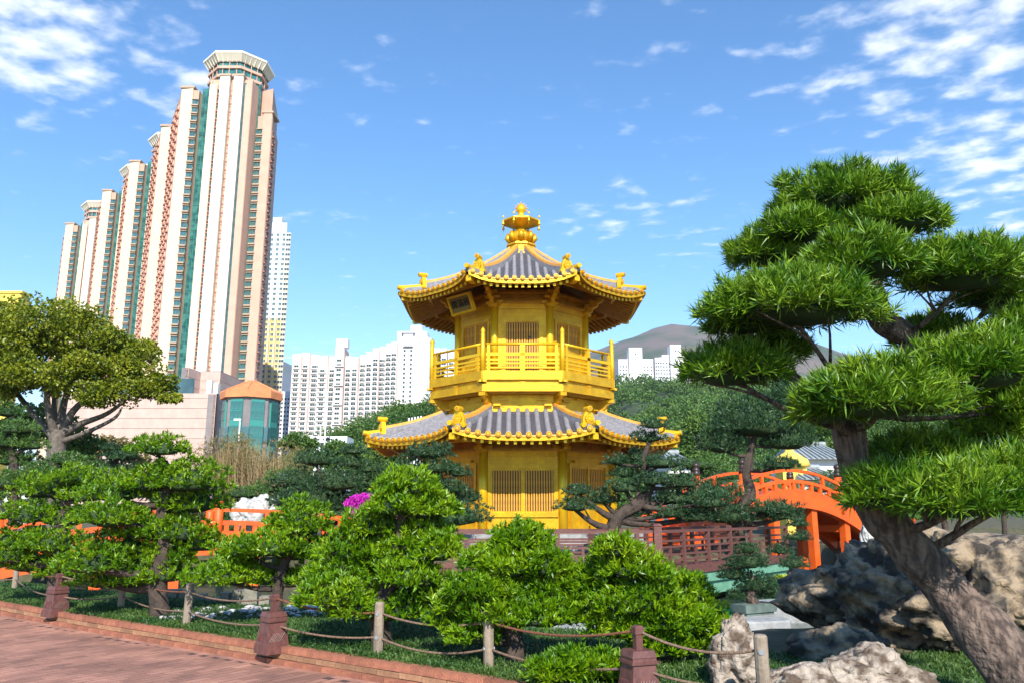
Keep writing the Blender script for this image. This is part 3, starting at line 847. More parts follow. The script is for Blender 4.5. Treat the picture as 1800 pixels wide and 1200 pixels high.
# roofs
def roof(ae, ze, at_, zt, upl, ntile, thick, curve, name):
    def prof(r):
        s_ = np.clip((ae - r) / (ae - at_), 0, 1)
        return ze + (zt - ze) * ((1 - curve) * s_ + curve * s_ * s_)
    def zf(t, r):
        u_ = min(1, abs(t) / (r * T8 + 1e-6)); e = max(0, (r - at_) / (ae - at_))
        return float(prof(r)) + upl * u_ ** 3 * e ** 2
    NR, NT = 12, 16
    deck = MB()
    for k in range(8):
        Rm = Matrix.Rotation(R(45 * k), 4, 'Z')
        vs = []
        for i in range(NR + 1):
            r = at_ + (ae - at_) * i / NR
            for j in range(NT + 1):
                t = (-1 + 2 * j / NT) * r * T8
                vs.append(Rm @ Vector((t, -r * (1 + .035 * (abs(t) / (r * T8)) ** 4 * (i / NR) ** 2), zf(t, r) - PZ)))
        n0 = len(vs)
        vs += [v - Vector((0, 0, thick)) for v in vs[:n0]]
        fs = []; W_ = NT + 1
        for i in range(NR):
            for j in range(NT):
                fs.append((i * W_ + j, (i + 1) * W_ + j, (i + 1) * W_ + j + 1, i * W_ + j + 1))
        deck.add(vs, fs, 0)
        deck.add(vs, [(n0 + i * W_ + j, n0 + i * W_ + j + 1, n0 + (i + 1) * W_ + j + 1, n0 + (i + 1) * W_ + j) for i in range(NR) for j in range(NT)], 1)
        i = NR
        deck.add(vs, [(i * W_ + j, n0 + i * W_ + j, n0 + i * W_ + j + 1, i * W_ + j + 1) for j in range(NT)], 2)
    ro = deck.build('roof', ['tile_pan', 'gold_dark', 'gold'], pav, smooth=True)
    # tile rolls
    side = 2 * ae * T8
    rr_ = side / ntile * .27
    disc = MB().tube([(0, -.02, 0), (0, .045, 0)], rr_ * 1.08, 12)
    disc.tube([(0, -.035, 0), (0, -.02, 0)], rr_ * .95, 12, 1).tube([(0, -.05, 0), (0, -.02, 0)], rr_ * .45, 8, 0)
    disc_me = disc.mesh('tile_end', ['gold_bright', 'disc_orange'])
    lip = MB()
    lw_ = side / ntile
    lip.add([(-lw_ * .42, 0, .0), (-lw_ * .2, -.005, -.034), (0, -.01, -.048), (lw_ * .2, -.005, -.034), (lw_ * .42, 0, .0), (-lw_ * .42, .04, .0), (-lw_ * .2, .04, -.034), (0, .04, -.048), (lw_ * .2, .04, -.034), (lw_ * .42, .04, .0)],
            [(0, 1, 2, 3, 4), (9, 8, 7, 6, 5), (0, 5, 6, 1), (1, 6, 7, 2), (2, 7, 8, 3), (3, 8, 9, 4), (4, 9, 5, 0)])
    lip_me = lip.mesh('drip_tile', ['gold_dark'])
    rows_me = {}
    for k in range(8):
        Rm = Matrix.Rotation(R(45 * k), 4, 'Z')
        for i in range(ntile):
            t = (i + .5 - ntile / 2) * side / ntile
            rmin = max(at_, abs(t) / T8 * 1.0 + .02)
            if k == 0:
                q = MB(); pts = []
                n_ = max(3, int((ae - rmin) / .22))
                for j in range(n_ + 1):
                    r = rmin + (ae + .03 - rmin) * j / n_
                    pts.append((t, -r * (1 + .035 * min(1, abs(t) / (r * T8)) ** 4 * max(0, (r - at_) / (ae - at_)) ** 2), zf(t, r) + rr_ * .25 - PZ))
                q.tube(pts, rr_, 8)
                # collars between the tiles
                for j in range(1, n_):
                    pa = Vector(pts[j]); pb = Vector(pts[j + 1]); d = (pb - pa).normalized()
                    q.tube([pa, pa + d * .025], rr_ * 1.12, 8)
                rows_me[i] = (q.mesh('roof_tile', ['tile_grey'], True), pts[-1])
            me_, end = rows_me[i]
            o = obj('roof_tile', me_, ro); o.rotation_euler = (0, 0, R(45 * k))
            o = obj('tile_end', disc_me, ro, Rm @ Vector((end[0], end[1] - .01, end[2])), R(45 * k))
            if i < ntile - 1:
                t2 = t + side / ntile / 2; y2 = -ae * (1 + .035 * (abs(t2) / (ae * T8)) ** 4)
                obj('drip_tile', lip_me, ro, Rm @ Vector((t2, y2 - .02, zf(t2, ae) - PZ)), R(45 * k))
    # pan tile courses as thin cross ridges
    pan = MB()
    for k in range(8):
        Rm = Matrix.Rotation(R(45 * k), 4, 'Z')
        r = at_ + .1
        while r < ae - .05:
            W_ = r * T8
            ts = np.linspace(-W_, W_, 9)
            vs = []
            for t in ts:
                vs.append(Rm @ Vector((t, -r, zf(t, r) + .022 - PZ))); vs.append(Rm @ Vector((t, -r - .09, zf(t, r + .09) + .004 - PZ)))
            pan.add(vs, [(2 * j, 2 * j + 1, 2 * j + 3, 2 * j + 2) for j in range(8)])
            r += .12
    pan.build('pan_tiles', ['tile_pan'], ro)['kind'] = 'stuff'
    # hips
    def hipz(rc):               # rc: apothem value at the corner line
        return float(prof(rc)) + upl * max(0, (rc - at_) / (ae - at_)) ** 2
    oc = at_ + (ae - at_) * .80
    def hip(r0, r1, hgt, wdt, capm, drop0=0):
        q = MB(); n_ = 12; secs = []
        for j in range(n_ + 1):
            r = r0 + (r1 - r0) * j / n_
            y = -r / C8 * (1 + .035 * max(0, (r - at_) / (ae - at_)) ** 2); z = hipz(r) - PZ
            secs.append((y, z))
        for (w_, z0_, z1_, mi) in ((wdt, -.05, hgt, 0), (wdt * .9, hgt, hgt + .09, 1)):
            vs = []
            for y, z in secs:
                vs += [(-w_, y, z + z0_), (w_, y, z + z0_), (w_ * .9, y, z + z1_), (-w_ * .9, y, z + z1_)]
            fs = []
            for j in range(n_):
                for e in range(4):
                    fs.append((4 * j + e, 4 * (j + 1) + e, 4 * (j + 1) + (e + 1) % 4, 4 * j + (e + 1) % 4))
            fs += [(0, 1, 2, 3), (4 * n_ + 3, 4 * n_ + 2, 4 * n_ + 1, 4 * n_)]
            q.add(vs, fs, mi)
        return q.mesh('hip_ridge', ['tile_grey', capm])
    h1 = hip(at_, oc, .20, .11, 'orange_wood'); h2 = hip(oc, ae * .985, .10, .085, 'gold_bright')
    yo = -oc / C8 * (1 + .035 * .64); zo = hipz(oc) - PZ
    orn = MB()
    shp = [(-.20, 0), (.20, 0), (.19, .25), (.12, .42), (.0, .47), (-.12, .42), (-.19, .25)]
    n_ = len(shp)
    orn.add([(x, yo - .07, zo + z) for x, z in shp] + [(x, yo + .07, zo + z) for x, z in shp], [tuple(range(n_)), tuple(range(2 * n_ - 1, n_ - 1, -1))] + [(j, n_ + j, n_ + (j + 1) % n_, (j + 1) % n_) for j in range(n_)])
    orn.tube([(0, yo - .10, zo + .23), (0, yo - .06, zo + .23)], .145, 14, 1).tube([(0, yo - .125, zo + .23), (0, yo - .06, zo + .23)], .05, 8, 0)
    for a_ in range(8):
        orn.tube([(.092 * math.cos(a_ * .785), yo - .12, zo + .23 + .092 * math.sin(a_ * .785)), (.092 * math.cos(a_ * .785), yo - .08, zo + .23 + .092 * math.sin(a_ * .785))], .034, 6, 0)
    orn.tube([(0, yo - .17, zo + .53), (0, yo + .14, zo + .53)], .085, 12, 0).tube([(0, yo - .19, zo + .53), (0, yo - .16, zo + .53)], .055, 10, 1)
    orn.tube([(-.19, yo - .10, zo + .02), (-.19, yo + .05, zo + .02)], .075, 10, 0).tube([(.19, yo - .10, zo + .02), (.19, yo + .05, zo + .02)], .075, 10, 0)
    orn_me = orn.mesh('ridge_ornament', ['gold_bright', 'gold_dark'])
    ye = -ae / C8 * 1.035; zee = hipz(ae) - PZ
    tip = MB().tube([(0, ye + .25, zee + .1), (0, ye - .04, zee + .14)], [.10, .085], 10)
    tip.box(-.09, .09, ye + .12, ye + .55, zee - .34, zee - .14)
    tip_me = tip.mesh('corner_beam_end', ['gold_bright'])
    for k in range(8):
        for nm, me_ in (('hip_ridge', h1), ('hip_ridge', h2), ('ridge_ornament', orn_me), ('corner_tip', tip_me)):
            o = obj(nm, me_, ro); o.rotation_euler = (0, 0, R(45 * (k + .5)))
    return zf, ro
def rafters(a_in, ae, zf, n, drop, ro, ln0):
    side = 2 * ae * T8
    for k in range(8):
        for i in range(n):
            t = (i + .5 - n / 2) * side / n
            r0 = max(a_in, abs(t) / T8 * .92); r1 = ae - .12
            if k == 0:
                q = MB()
                pts = [(t, -(r0 + (r1 - r0) * j / 4), zf(t, r0 + (r1 - r0) * j / 4) - drop - PZ) for j in range(5)]
                for p, p2 in zip(pts[:-1], pts[1:]):
                    vs = []
                    for pp in (p, p2):
                        vs += [(pp[0] - .042, pp[1], pp[2] - .05), (pp[0] + .042, pp[1], pp[2] - .05), (pp[0] + .042, pp[1], pp[2] + .06), (pp[0] - .042, pp[1], pp[2] + .06)]
                    q.add(vs, [(0, 1, 5, 4), (1, 2, 6, 5), (2, 3, 7, 6), (3, 0, 4, 7)])
                q.box(t - .046, t + .046, -r1 - .012, -r1 + .03, pts[-1][2] - .055, pts[-1][2] + .058, 1)
                rafters.me[(ln0, i)] = q.mesh('rafter', ['gold_dark', 'gold_bright'])
            o = obj('rafter', rafters.me[(ln0, i)], ro); o.rotation_euler = (0, 0, R(45 * k))
rafters.me = {}
zfl, rl = roof(5.13, 3.86, 2.66, 4.90, .22, 14, .16, .22, 'roof')
zfu, ru = roof(4.22, 8.98, .42, 11.18, .26, 13, .16, .52, 'roof')
rafters(AL, 5.13, zfl, 17, .24, rl, 'l')
rafters(AU, 4.22, zfu, 17, .24, ru, 'u')
# eave purlins
q = octring(MB(), 4.45, 4.58, 3.72, 3.86); zb(q).build('eave_purlin', ['gold'], pav)
q = octring(MB(), 3.25, 3.37, 9.06, 9.18); zb(q).build('eave_purlin', ['gold'], pav)
# neck above the lower roof, brackets under the balcony
zb(MB().prism(octo(2.66), 4.75, 5.50)).build('neck_wall', ['gold'], pav)
q = octring(MB(), 2.5, 2.74, 4.86, 4.95); zb(q).build('neck_moulding', ['gold_bright'], pav)
nb = MB(); r = 2.66 / C8
for i in range(2):
    prof = [(-r + .1, 5.08 + .18 * i), (-r - .18 - .2 * i, 5.08 + .18 * i), (-r - .32 - .2 * i, 5.16 + .18 * i), (-r - .36 - .2 * i, 5.26 + .18 * i), (-r + .1, 5.26 + .18 * i)]
    n = len(prof); nb.add([(-.07, y, z) for y, z in prof] + [(.07, y, z) for y, z in prof], [tuple(range(n)), tuple(range(2 * n - 1, n - 1, -1))] + [(j, n + j, n + (j + 1) % n, (j + 1) % n) for j in range(n)])
nb.box(-.11, .11, -r - .62, -r - .36, 5.34, 5.46)
nb_me = zb(nb).mesh('balcony_bracket', ['gold'])
ns = MB()
for sx in (-1, 1):
    ns.box(sx * .62 - .16, sx * .62 + .16, -2.73, -2.65, 5.24, 5.30); ns.box(sx * .85 - .12, sx * .85 + .12, -2.80, -2.65, 5.06, 5.12)
ns.box(-.08, .08, -2.72, -2.65, 5.36, 5.42); ns.box(-1.15, 1.15, -2.70, -2.65, 5.44, 5.50)
ns_me = zb(ns).mesh('neck_frieze', ['gold'])
for k in range(8):
    fobj('balcony_bracket', nb_me, k + .5); fobj('neck_frieze', ns_me, k)
# balcony
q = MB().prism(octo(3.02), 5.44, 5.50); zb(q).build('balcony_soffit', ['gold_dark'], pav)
side = 2 * AB * T8
bb = MB()
bb.box(-side / 2 - .03, side / 2 + .03, -AB - .06, -AB + .10, 5.48, 5.74)
bb.box(-side / 2 + .02, side / 2 - .02, -AB - .0, -AB + .12, 5.74, 5.86)
bb.box(-side / 2 - .05, side / 2 + .05, -AB - .10, -AB + .12, 5.86, 6.16)
bb.box(-.07, .07, -AB - .09, -AB, 5.48, 5.80); bb.box(-.10, .10, -AB - .085, -AB, 5.74, 5.80)
for sx in (-1, 1):
    bb.box(sx * side / 2 - .12, sx * side / 2 + .12, -AB - .15, -AB + .05, 5.78, 5.85)
bb_me = zb(bb).mesh('balcony_beam', ['gold'])
zb(MB().prism(octo(AB), 5.98, 6.10)).build('balcony_deck', ['gold_dark'], pav)
pr = zb(MB().lathe([(.075, 5.80), (.075, 7.28), (.055, 7.30), (.085, 7.36), (.055, 7.42), (.085, 7.48), (.07, 7.54), (.03, 7.60), (.0, 7.63)], 10, 0, (0, -AB / C8 - .03, 0))).mesh('baluster_post', ['gold_bright'], True)
h = side / 2 - .1
def rail(z0, z1, d, x0=-h, x1=h): return zb(MB().box(x0, x1, -AB - d - .03, -AB + d - .03, z0, z1)).mesh('rail', ['gold_bright'])
top = zb(MB().tube([(-h, -AB - .03, 7.05), (h, -AB - .03, 7.05)], .045, 8)).mesh('handrail', ['gold_bright'], True)
rails_ = [rail(6.66, 6.76, .04), rail(6.50, 6.56, .025), rail(6.38, 6.43, .025), rail(6.24, 6.29, .025)]
st = zb(MB().box(-.075, .075, -AB - .07, -AB + .01, 6.16, 7.02)).mesh('stile', ['gold_bright'])
st2 = zb(MB().box(-.045, .045, -AB - .065, -AB + .005, 6.16, 7.02)).mesh('stile', ['gold_bright'])
for k in range(8):
    fobj('balcony_beam', bb_me, k); fobj('baluster_post', pr, k + .5); fobj('handrail', top, k)
    for r_ in rails_: fobj('rail', r_, k)
    fobj('stile', st, k)
    for sx in (-1, 1):
        o = obj('stile', st2, pav); o.rotation_euler = (0, 0, R(45 * k)); o.location = Matrix.Rotation(R(45 * k), 4, 'Z') @ Vector((sx * (h - .08), 0, 0))
# finial
fin = obj('finial', zb(MB().prism(octo(.56), 11.02, 11.12).prism(octo(.50), 11.12, 11.46).prism(octo(.55), 11.46, 11.53).prism(octo(.42), 11.53, 11.60)).mesh('finial', ['gold']), pav)
lot = MB().lathe([(.34, 11.60), (.44, 11.68), (.50, 11.82), (.47, 11.96), (.36, 12.04), (.30, 12.06)], 16)
for i in range(8):
    a_ = R(45 * i); lot.tube([(.40 * math.cos(a_), .40 * math.sin(a_), 11.66), (.52 * math.cos(a_), .52 * math.sin(a_), 11.84), (.50 * math.cos(a_), .50 * math.sin(a_), 12.02)], [.10, .13, .05], 8)
zb(lot).build('lotus', ['gold'], fin, smooth=True)
zb(MB().lathe([(.24, 12.04), (.26, 12.12), (.19, 12.18), (.17, 12.34)], 14)).build('stem', ['gold'], fin, smooth=True)
um = MB()
ro_, ri_ = .74, .22
for i in range(8):
    a0, a1 = R(22.5 + 45 * i), R(67.5 + 45 * i)
    vs = [(ri_ * math.cos(a0), ri_ * math.sin(a0), 12.66), (ro_ * math.cos(a0), ro_ * math.sin(a0), 12.50), (ro_ * math.cos(a1), ro_ * math.sin(a1), 12.50), (ri_ * math.cos(a1), ri_ * math.sin(a1), 12.66),
          (.17 * math.cos(a0), .17 * math.sin(a0), 12.24), (ro_ * math.cos(a0), ro_ * math.sin(a0), 12.44), (ro_ * math.cos(a1), ro_ * math.sin(a1), 12.44), (.17 * math.cos(a1), .17 * math.sin(a1), 12.24)]
    um.add(vs, [(0, 1, 2, 3), (7, 6, 5, 4), (1, 5, 6, 2)])
zb(um).build('canopy', ['gold'], fin)
bell = MB().lathe([(.0, .10), (.03, .09), (.035, 0), (.05, -.06), (.05, -.10), (.0, -.10)], 8).lathe([(.012, -.10), (.012, -.2)], 6)
bell.lathe([(.0, .17), (.035, .2), (.04, .24), (.0, .3)], 8)
bell_me = bell.mesh('bell', ['gold_bright'], True)
for i in range(8):
    a_ = R(22.5 + 45 * i); obj('bell', bell_me, fin, (.74 * math.cos(a_), .74 * math.sin(a_), 12.38 - PZ))
zb(MB().lathe([(.16, 12.64), (.18, 12.74), (.10, 12.78), (.12, 12.86), (.18, 12.95), (.19, 13.05), (.13, 13.16), (.04, 13.22), (.0, 13.36)], 14)).build('jewel', ['gold_bright'], fin, smooth=True)
fl_ = MB()
for i in range(9):
    a_ = R(-20 + 27.5 * i); r0, r1 = .19, .28
    fl_.tube([(r0 * math.cos(a_), 0, 13.03 + r0 * math.sin(a_)), (r1 * math.cos(a_), 0, 13.03 + r1 * math.sin(a_))], [.03, .008], 6)
zb(fl_).build('flame', ['orange_wood'], fin)
# plaque with its three characters, hung under the upper eave on the left-front face
plq = obj('plaque', MB().box(-.50, .50, 0, .07, -.26, .26).mesh('plaque', ['plaque_field']), pav)
Rk = Matrix.Rotation(R(-45), 4, 'Z')
plq.location = Rk @ Vector((.06, -AU - .78, 8.66 - PZ)); plq.rotation_euler = (R(24), 0, R(-45))
fr = MB().box(-.58, .58, -.05, .09, .26, .34).box(-.58, .58, -.05, .09, -.34, -.26).box(-.58, -.50, -.05, .09, -.26, .26).box(.50, .58, -.05, .09, -.26, .26)
fr.build('plaque_frame', ['gold_bright'], plq)
def text_mesh(txt, size, depth, mat_):
    cu_ = bpy.data.curves.new('txt', 'FONT'); cu_.body = txt; cu_.size = size; cu_.extrude = depth; cu_.align_x = 'CENTER'; cu_.align_y = 'CENTER'
    to = bpy.data.objects.new('txt', cu_); COL.objects.link(to)
    dg = bpy.context.evaluated_depsgraph_get()
    me_ = bpy.data.meshes.new_from_object(to.evaluated_get(dg)); bpy.data.objects.remove(to)
    me_.materials.clear(); me_.materials.append(M[mat_]); return me_
for i, ch in enumerate('閣滿圓'):
    o = obj('character', text_mesh(ch, .30, .008, 'ink'), plq, ((i - 1) * .32, -.012, 0)); o.rotation_euler = (math.pi / 2, 0, 0)
    # thicken: a second slightly larger copy
    o2 = obj('character', o.data, plq, ((i - 1) * .32 + .008, -.010, .004)); o2.rotation_euler = (math.pi / 2, 0, 0)

# ------------------------------------------------------------------ tall buildings
class Facade:
    """strips of wall along plan points, windows per floor as parts (the first 300), the rest joined"""
    def __init__(s, name, label, cat, org, group=None):
        s.root = empty(name, org, label, cat, group); s.org = Vector(org); s.walls = {}; s.n = 0; s.rest = MB(); s.rest_m = []
        s.wins = []
    def wall(s, key): return s.walls.setdefault(key, MB())
    def strip(s, p0, p1, z0, z1, key, out=0.0, thick=.6):
        a = Vector((p0[0], p0[1])); b = Vector((p1[0], p1[1])); d = (b - a).normalized(); n = Vector((d.y, -d.x))
        q0, q1, q2, q3 = a + n * out, b + n * out, b - n * thick, a - n * thick
        s.wall(key).prism([tuple(q0), tuple(q1), tuple(q2), tuple(q3)], z0, z1)
    def column(s, p0, p1, u, wm, zs, out=.05):
        """window mesh wm at fraction u along p0-p1 at every height in zs"""
        a = Vector((p0[0], p0[1])); b = Vector((p1[0], p1[1])); d = (b - a).normalized(); n = Vector((d.y, -d.x))
        c = a.lerp(b, u) + n * out; ang_ = math.atan2(d.y, d.x)
        for z in zs: s.wins.append((c.x, c.y, z, ang_, wm))
    def done(s, wallname='wall', limit=290):
        for i, (key, mb_) in enumerate(s.walls.items()):
            mb_.build(wallname if i == 0 else {'glass': 'curtain_wall'}.get(key.split('_')[-1], 'wall_' + key.split('_')[0] if False else wallname), [key], s.root)
        s.wins.sort(key=lambda w_: (s.org.x + w_[0]) ** 2 + (s.org.y + w_[1]) ** 2 + w_[2] ** 2)
        for x, y, z, a, wm in s.wins[:limit]:
            obj('window', wm[0], s.root, (x, y, z), a)
        if len(s.wins) > limit:
            r_ = MB(); 
            for x, y, z, a, wm in s.wins[limit:]:
                M4 = Matrix.Translation((x, y, z)) @ Matrix.Rotation(a, 4, 'Z')
                n = len(r_.v); r_.v += [tuple(M4 @ Vector(v)) for v in wm[1].v]; r_.f += [tuple(i + n for i in f) for f in wm[1].f]; r_.m += [wm[2] + mi for mi in wm[1].m]
            tag(r_.build('windows', WM_ALL, s.root), kind='stuff')
WM_ALL = []
def winmesh(w_, h_, glass, frame, depth=.12, sill=None, mull=1):
    q = MB()
    q.box(-w_ / 2, w_ / 2, -depth * .5, .15, 0, h_, 0)
    t_ = .09
    q.box(-w_ / 2 - t_, w_ / 2 + t_, -depth, .1, h_, h_ + t_, 1); q.box(-w_ / 2 - t_, w_ / 2 + t_, -depth, .1, -t_, 0, 1)
    q.box(-w_ / 2 - t_, -w_ / 2, -depth, .1, 0, h_, 1); q.box(w_ / 2, w_ / 2 + t_, -depth, .1, 0, h_, 1)
    for i in range(mull):
        x = -w_ / 2 + w_ * (i + 1) / (mull + 1); q.box(x - .04, x + .04, -depth, .1, 0, h_, 1)
    mats = [glass, frame]
    if sill:
        q.box(-w_ / 2 - .25, w_ / 2 + .25, -.65, .1, -.62, -.12, 2); q.box(-w_ / 2 - .2, w_ / 2 + .2, -.5, .1, h_ + .1, h_ + .3, 2); mats.append(sill)
    base = len(WM_ALL); WM_ALL.extend(mats)
    return (q.mesh('window', mats), q, base)
w_flush = winmesh(1.9, 1.75, 'glass_blue', 'teal_frame', .15, 'tan_trim')
w_bay = winmesh(1.5, 1.6, 'glass_dark', 'salmon', .35, 'red_sill')
w_small = winmesh(1.0, 1.4, 'glass_dark', 'salmon', .15, 'red_sill', 0)
FH = 3.2
def tower_block(i, org, H, label):
    f = Facade('apartment_tower', label, 'tower', (org[0], org[1], 0), 'stepped row of apartment towers')
    zs = [8 + FH * k for k in range(int((H - 11) / FH))]
    hb = H
    # body core
    f.wall('salmon').prism([(-10.5, 19), (.6, .8), (6.2, .8), (6.6, 3.6), (13.4, 3.6), (13.9, -7.4), (28.5, -7.4), (29, 1), (34.2, -1.2), (29.6, 20), (8, 36)], 0, hb - .5)
    # left side with two columns of red-framed bays
    f.strip((-11.7, 20), (0, 0), 0, hb - 1, 'salmon', .2)
    for u in (.14, .34, .60, .83): f.column((-11.7, 20), (0, 0), u, w_bay, zs, .25)
    # left wing
    f.strip((0, 0), (4.4, -.4), 0, hb, 'cream', .5); f.strip((4.4, -.2), (6.4, 0), 0, hb - .6, 'tan_trim', .1)
    f.column((4.2, -.4), (6.4, -.2), .5, w_flush, zs, .2)
    # glass bay
    f.strip((6.5, 2.6), (12.8, 1.5), 0, hb + 1.5, 'teal_glass', .0)
    mu = f.wall('teal_frame')
    for k in range(5):
        p = Vector((6.5, 2.6)).lerp(Vector((12.8, 1.5)), k / 4); mu.box(p.x - .06, p.x + .06, p.y - .12, p.y + .12, 0, hb + 1.5)
    for z in zs:
        mu.add([(6.5, 2.42, z), (12.8, 1.32, z), (12.8, 1.32, z + .13), (6.5, 2.42, z + .13)], [(0, 1, 2, 3)])
    # front bay: red column, cream pier, windows, white piers, central slot
    f.strip((12.9, 1.4), (13.6, -8), 0, hb - 1, 'salmon', .1); f.column((12.9, 1.4), (13.6, -8), .75, w_bay, zs, .15)
    f.strip((13.6, -8), (16.4, -8.2), 0, hb - 3, 'cream', .5)
    f.strip((16.4, -7.8), (17.4, -7.8), 0, hb - 2, 'tan_trim', .0); f.column((16.4, -7.8), (17.4, -7.8), .5, w_small, zs, .1)
    f.strip((17.4, -8.4), (20.9, -8.6), 0, hb, 'cream_white', .7)
    f.strip((20.9, -6.8), (22.3, -6.8), 0, hb - 1, 'red_sill', .0); f.column((20.9, -6.8), (22.3, -6.8), .5, w_small, zs, .1)
    f.strip((22.3, -8.6), (25.6, -8.4), 0, hb, 'cream_white', .7)
    f.strip((25.6, -7.8), (26.4, -7.8), 0, hb - 2, 'glass_blue', .0)
    f.strip((26.4, -8.1), (28.7, -7.9), 0, hb - 3, 'salmon', .4)
    f.strip((28.7, -7.9), (28.9, .5), 0, hb - 3, 'salmon', .1)
    f.strip((28.6, -1.2), (29.6, -1.6), 0, hb + 1, 'teal_glass', .1)
    # right wing
    f.strip((29.6, -1.9), (31.6, -2), 0, hb - 12, 'tan_trim', .1); f.column((29.6, -1.9), (31.6, -2), .5, w_flush, zs[:-4], .2)
    f.strip((31.6, -2), (34.8, -2), 0, hb - 11, 'salmon', .5)
    f.strip((34.8, -2), (30.2, 20), 0, hb - 11.5, 'salmon', .1)
    for u in (.08, .3): f.column((34.8, -2), (30.2, 20), u, w_small, zs[:-4], .1)
    # roof trims
    for (x0, x1, y0, y1, z) in ((-.4, 4.9, -1.1, 5, hb), (17, 21.2, -9.5, -4, hb), (22, 26, -9.4, -4, hb), (31, 35.3, -2.8, 5, hb - 11)):
        f.wall('tan_trim').box(x0, x1, y0, y1, z, z + .8)
    # crown: glass drum, balcony rings and a canopy frame
    cx_, cy_ = 19.5, 3
    oc8 = lambda r, sx=1.0: [(cx_ + sx * r * math.cos(R(22.5 + 45 * k)), cy_ + r * math.sin(R(22.5 + 45 * k))) for k in range(8)]
    MB().prism(oc8(10.2), hb - 3, hb + 7.3).build('crown_glazing', ['teal_glass'], f.root)
    cr = MB()
    for z in (hb + 1.0, hb + 4.4): cr.prism(oc8(10.9), z, z + 1.0)
    for k in range(24):
        a_ = R(15 * k); cr.box(cx_ + 9.9 * math.cos(a_) - .12, cx_ + 9.9 * math.cos(a_) + .12, cy_ + 9.9 * math.sin(a_) - .12, cy_ + 9.9 * math.sin(a_) + .12, hb + 2, hb + 7)
    cr.build('crown_balcony', ['salmon'], f.root)
    cp = MB()
    o1, o2 = oc8(12.8), oc8(10.7)
    for k in range(8):
        a, b, c, d = o1[k], o1[(k + 1) % 8], o2[(k + 1) % 8], o2[k]
        cp.add([(*a, hb + 9.6), (*b, hb + 9.6), (*b, hb + 10.4), (*a, hb + 10.4)], [(0, 1, 2, 3)])
        cp.add([(*d, hb + 7.0), (*c, hb + 7.0), (*b, hb + 9.7), (*a, hb + 9.7)], [(0, 1, 2, 3)])
        for t in np.linspace(0, 1, 6)[:-1]:
            p = Vector(a).lerp(Vector(b), t); q_ = Vector(d).lerp(Vector(c), t)
            cp.tube([(q_.x, q_.y, hb + 7.0), (p.x, p.y, hb + 10.1)], .28, 4)
        cp.add([(*a, hb + 10.4), (*b, hb + 10.4), (Vector(b) * .93 + Vector((cx_, cy_)) * .07).to_tuple() + (hb + 10.4,), (Vector(a) * .93 + Vector((cx_, cy_)) * .07).to_tuple() + (hb + 10.4,)], [(0, 1, 2, 3)])
    cp.build('canopy_frame', ['cream_white'], f.root)
    MB().prism(oc8(11.0), hb + 7.2, hb + 7.8).build('crown_roof', ['tan_trim'], f.root)
    f.done()
    return f
blocks = [((-122.5, 270), 155.3, 'tallest-looking cream and salmon apartment tower with teal glass crown, foremost of the stepped row'),
          ((-143.0, 300), 155.3, 'salmon apartment tower directly behind the foremost tower of the stepped row'),
          ((-171.5, 333.6), 155.3, 'salmon apartment tower in the middle of the stepped row'),
          ((-200.4, 366.7), 155.3, 'salmon apartment tower beside the last block of the stepped row'),
          ((-243.6, 412.6), 155.3, 'last salmon apartment tower of the stepped row, above the spreading tree')]
for i, (o_, H, lab) in enumerate(blocks): tower_block(i, o_, H, lab)

w_pale = winmesh(1.5, 1.5, 'glass_blue', 'white_paint', .1)
w_dark = winmesh(1.2, 1.3, 'glass_dark', 'white_paint', .1, None, 0)
# pale tower, yellow below, white-blue above
Yt = 430.
def X(px, Y, py=600): return at(px, py, Y).x
f = Facade('pale_tower', 'slim pale tower with yellow lower storeys behind the salmon towers', 'tower', (X(478, Yt), Yt, 0))
ox = X(478, Yt)
hts = at(480, 392, Yt).z
zs = [4 + 2.9 * k for k in range(int((hts - 8) / 2.9))]
ym = at(480, 560, Yt).z
for (pa, pb, key, cols, top) in ((462, 470, 'blue_wall', 1, 0), (470, 473, 'white_wall', 0, 0), (473, 481, 'blue_wall', 1, 0), (481, 484, 'white_wall', 0, 0), (484, 492, 'blue_wall', 1, 0), (492, 500, 'cream', 2, -6)):
    x0, x1 = X(pa, Yt) - ox, X(pb, Yt) - ox
    d0 = 0 if cols else -1.0
    f.strip((x0, d0), (x1, d0), ym, hts + top, key if key != 'blue_wall' else 'blue_wall'); f.strip((x0, d0), (x1, d0), 0, ym, 'yellow_wall' if key == 'blue_wall' else ('cream'))
    for c in range(cols): f.column((x0, d0), (x1, d0), (c + .5) / cols, w_pale if cols == 1 else w_dark, zs, .06)
f.wall('cream').prism([(X(462, Yt) - ox, .5), (X(500, Yt) - ox, .5), (X(499, Yt) - ox - 5, 18), (X(462, Yt) - ox, 18)], 0, hts - 7)
f.wall('white_wall').box(X(464, Yt) - ox, X(480, Yt) - ox, 2, 10, hts - 1, hts + 4)
f.done()

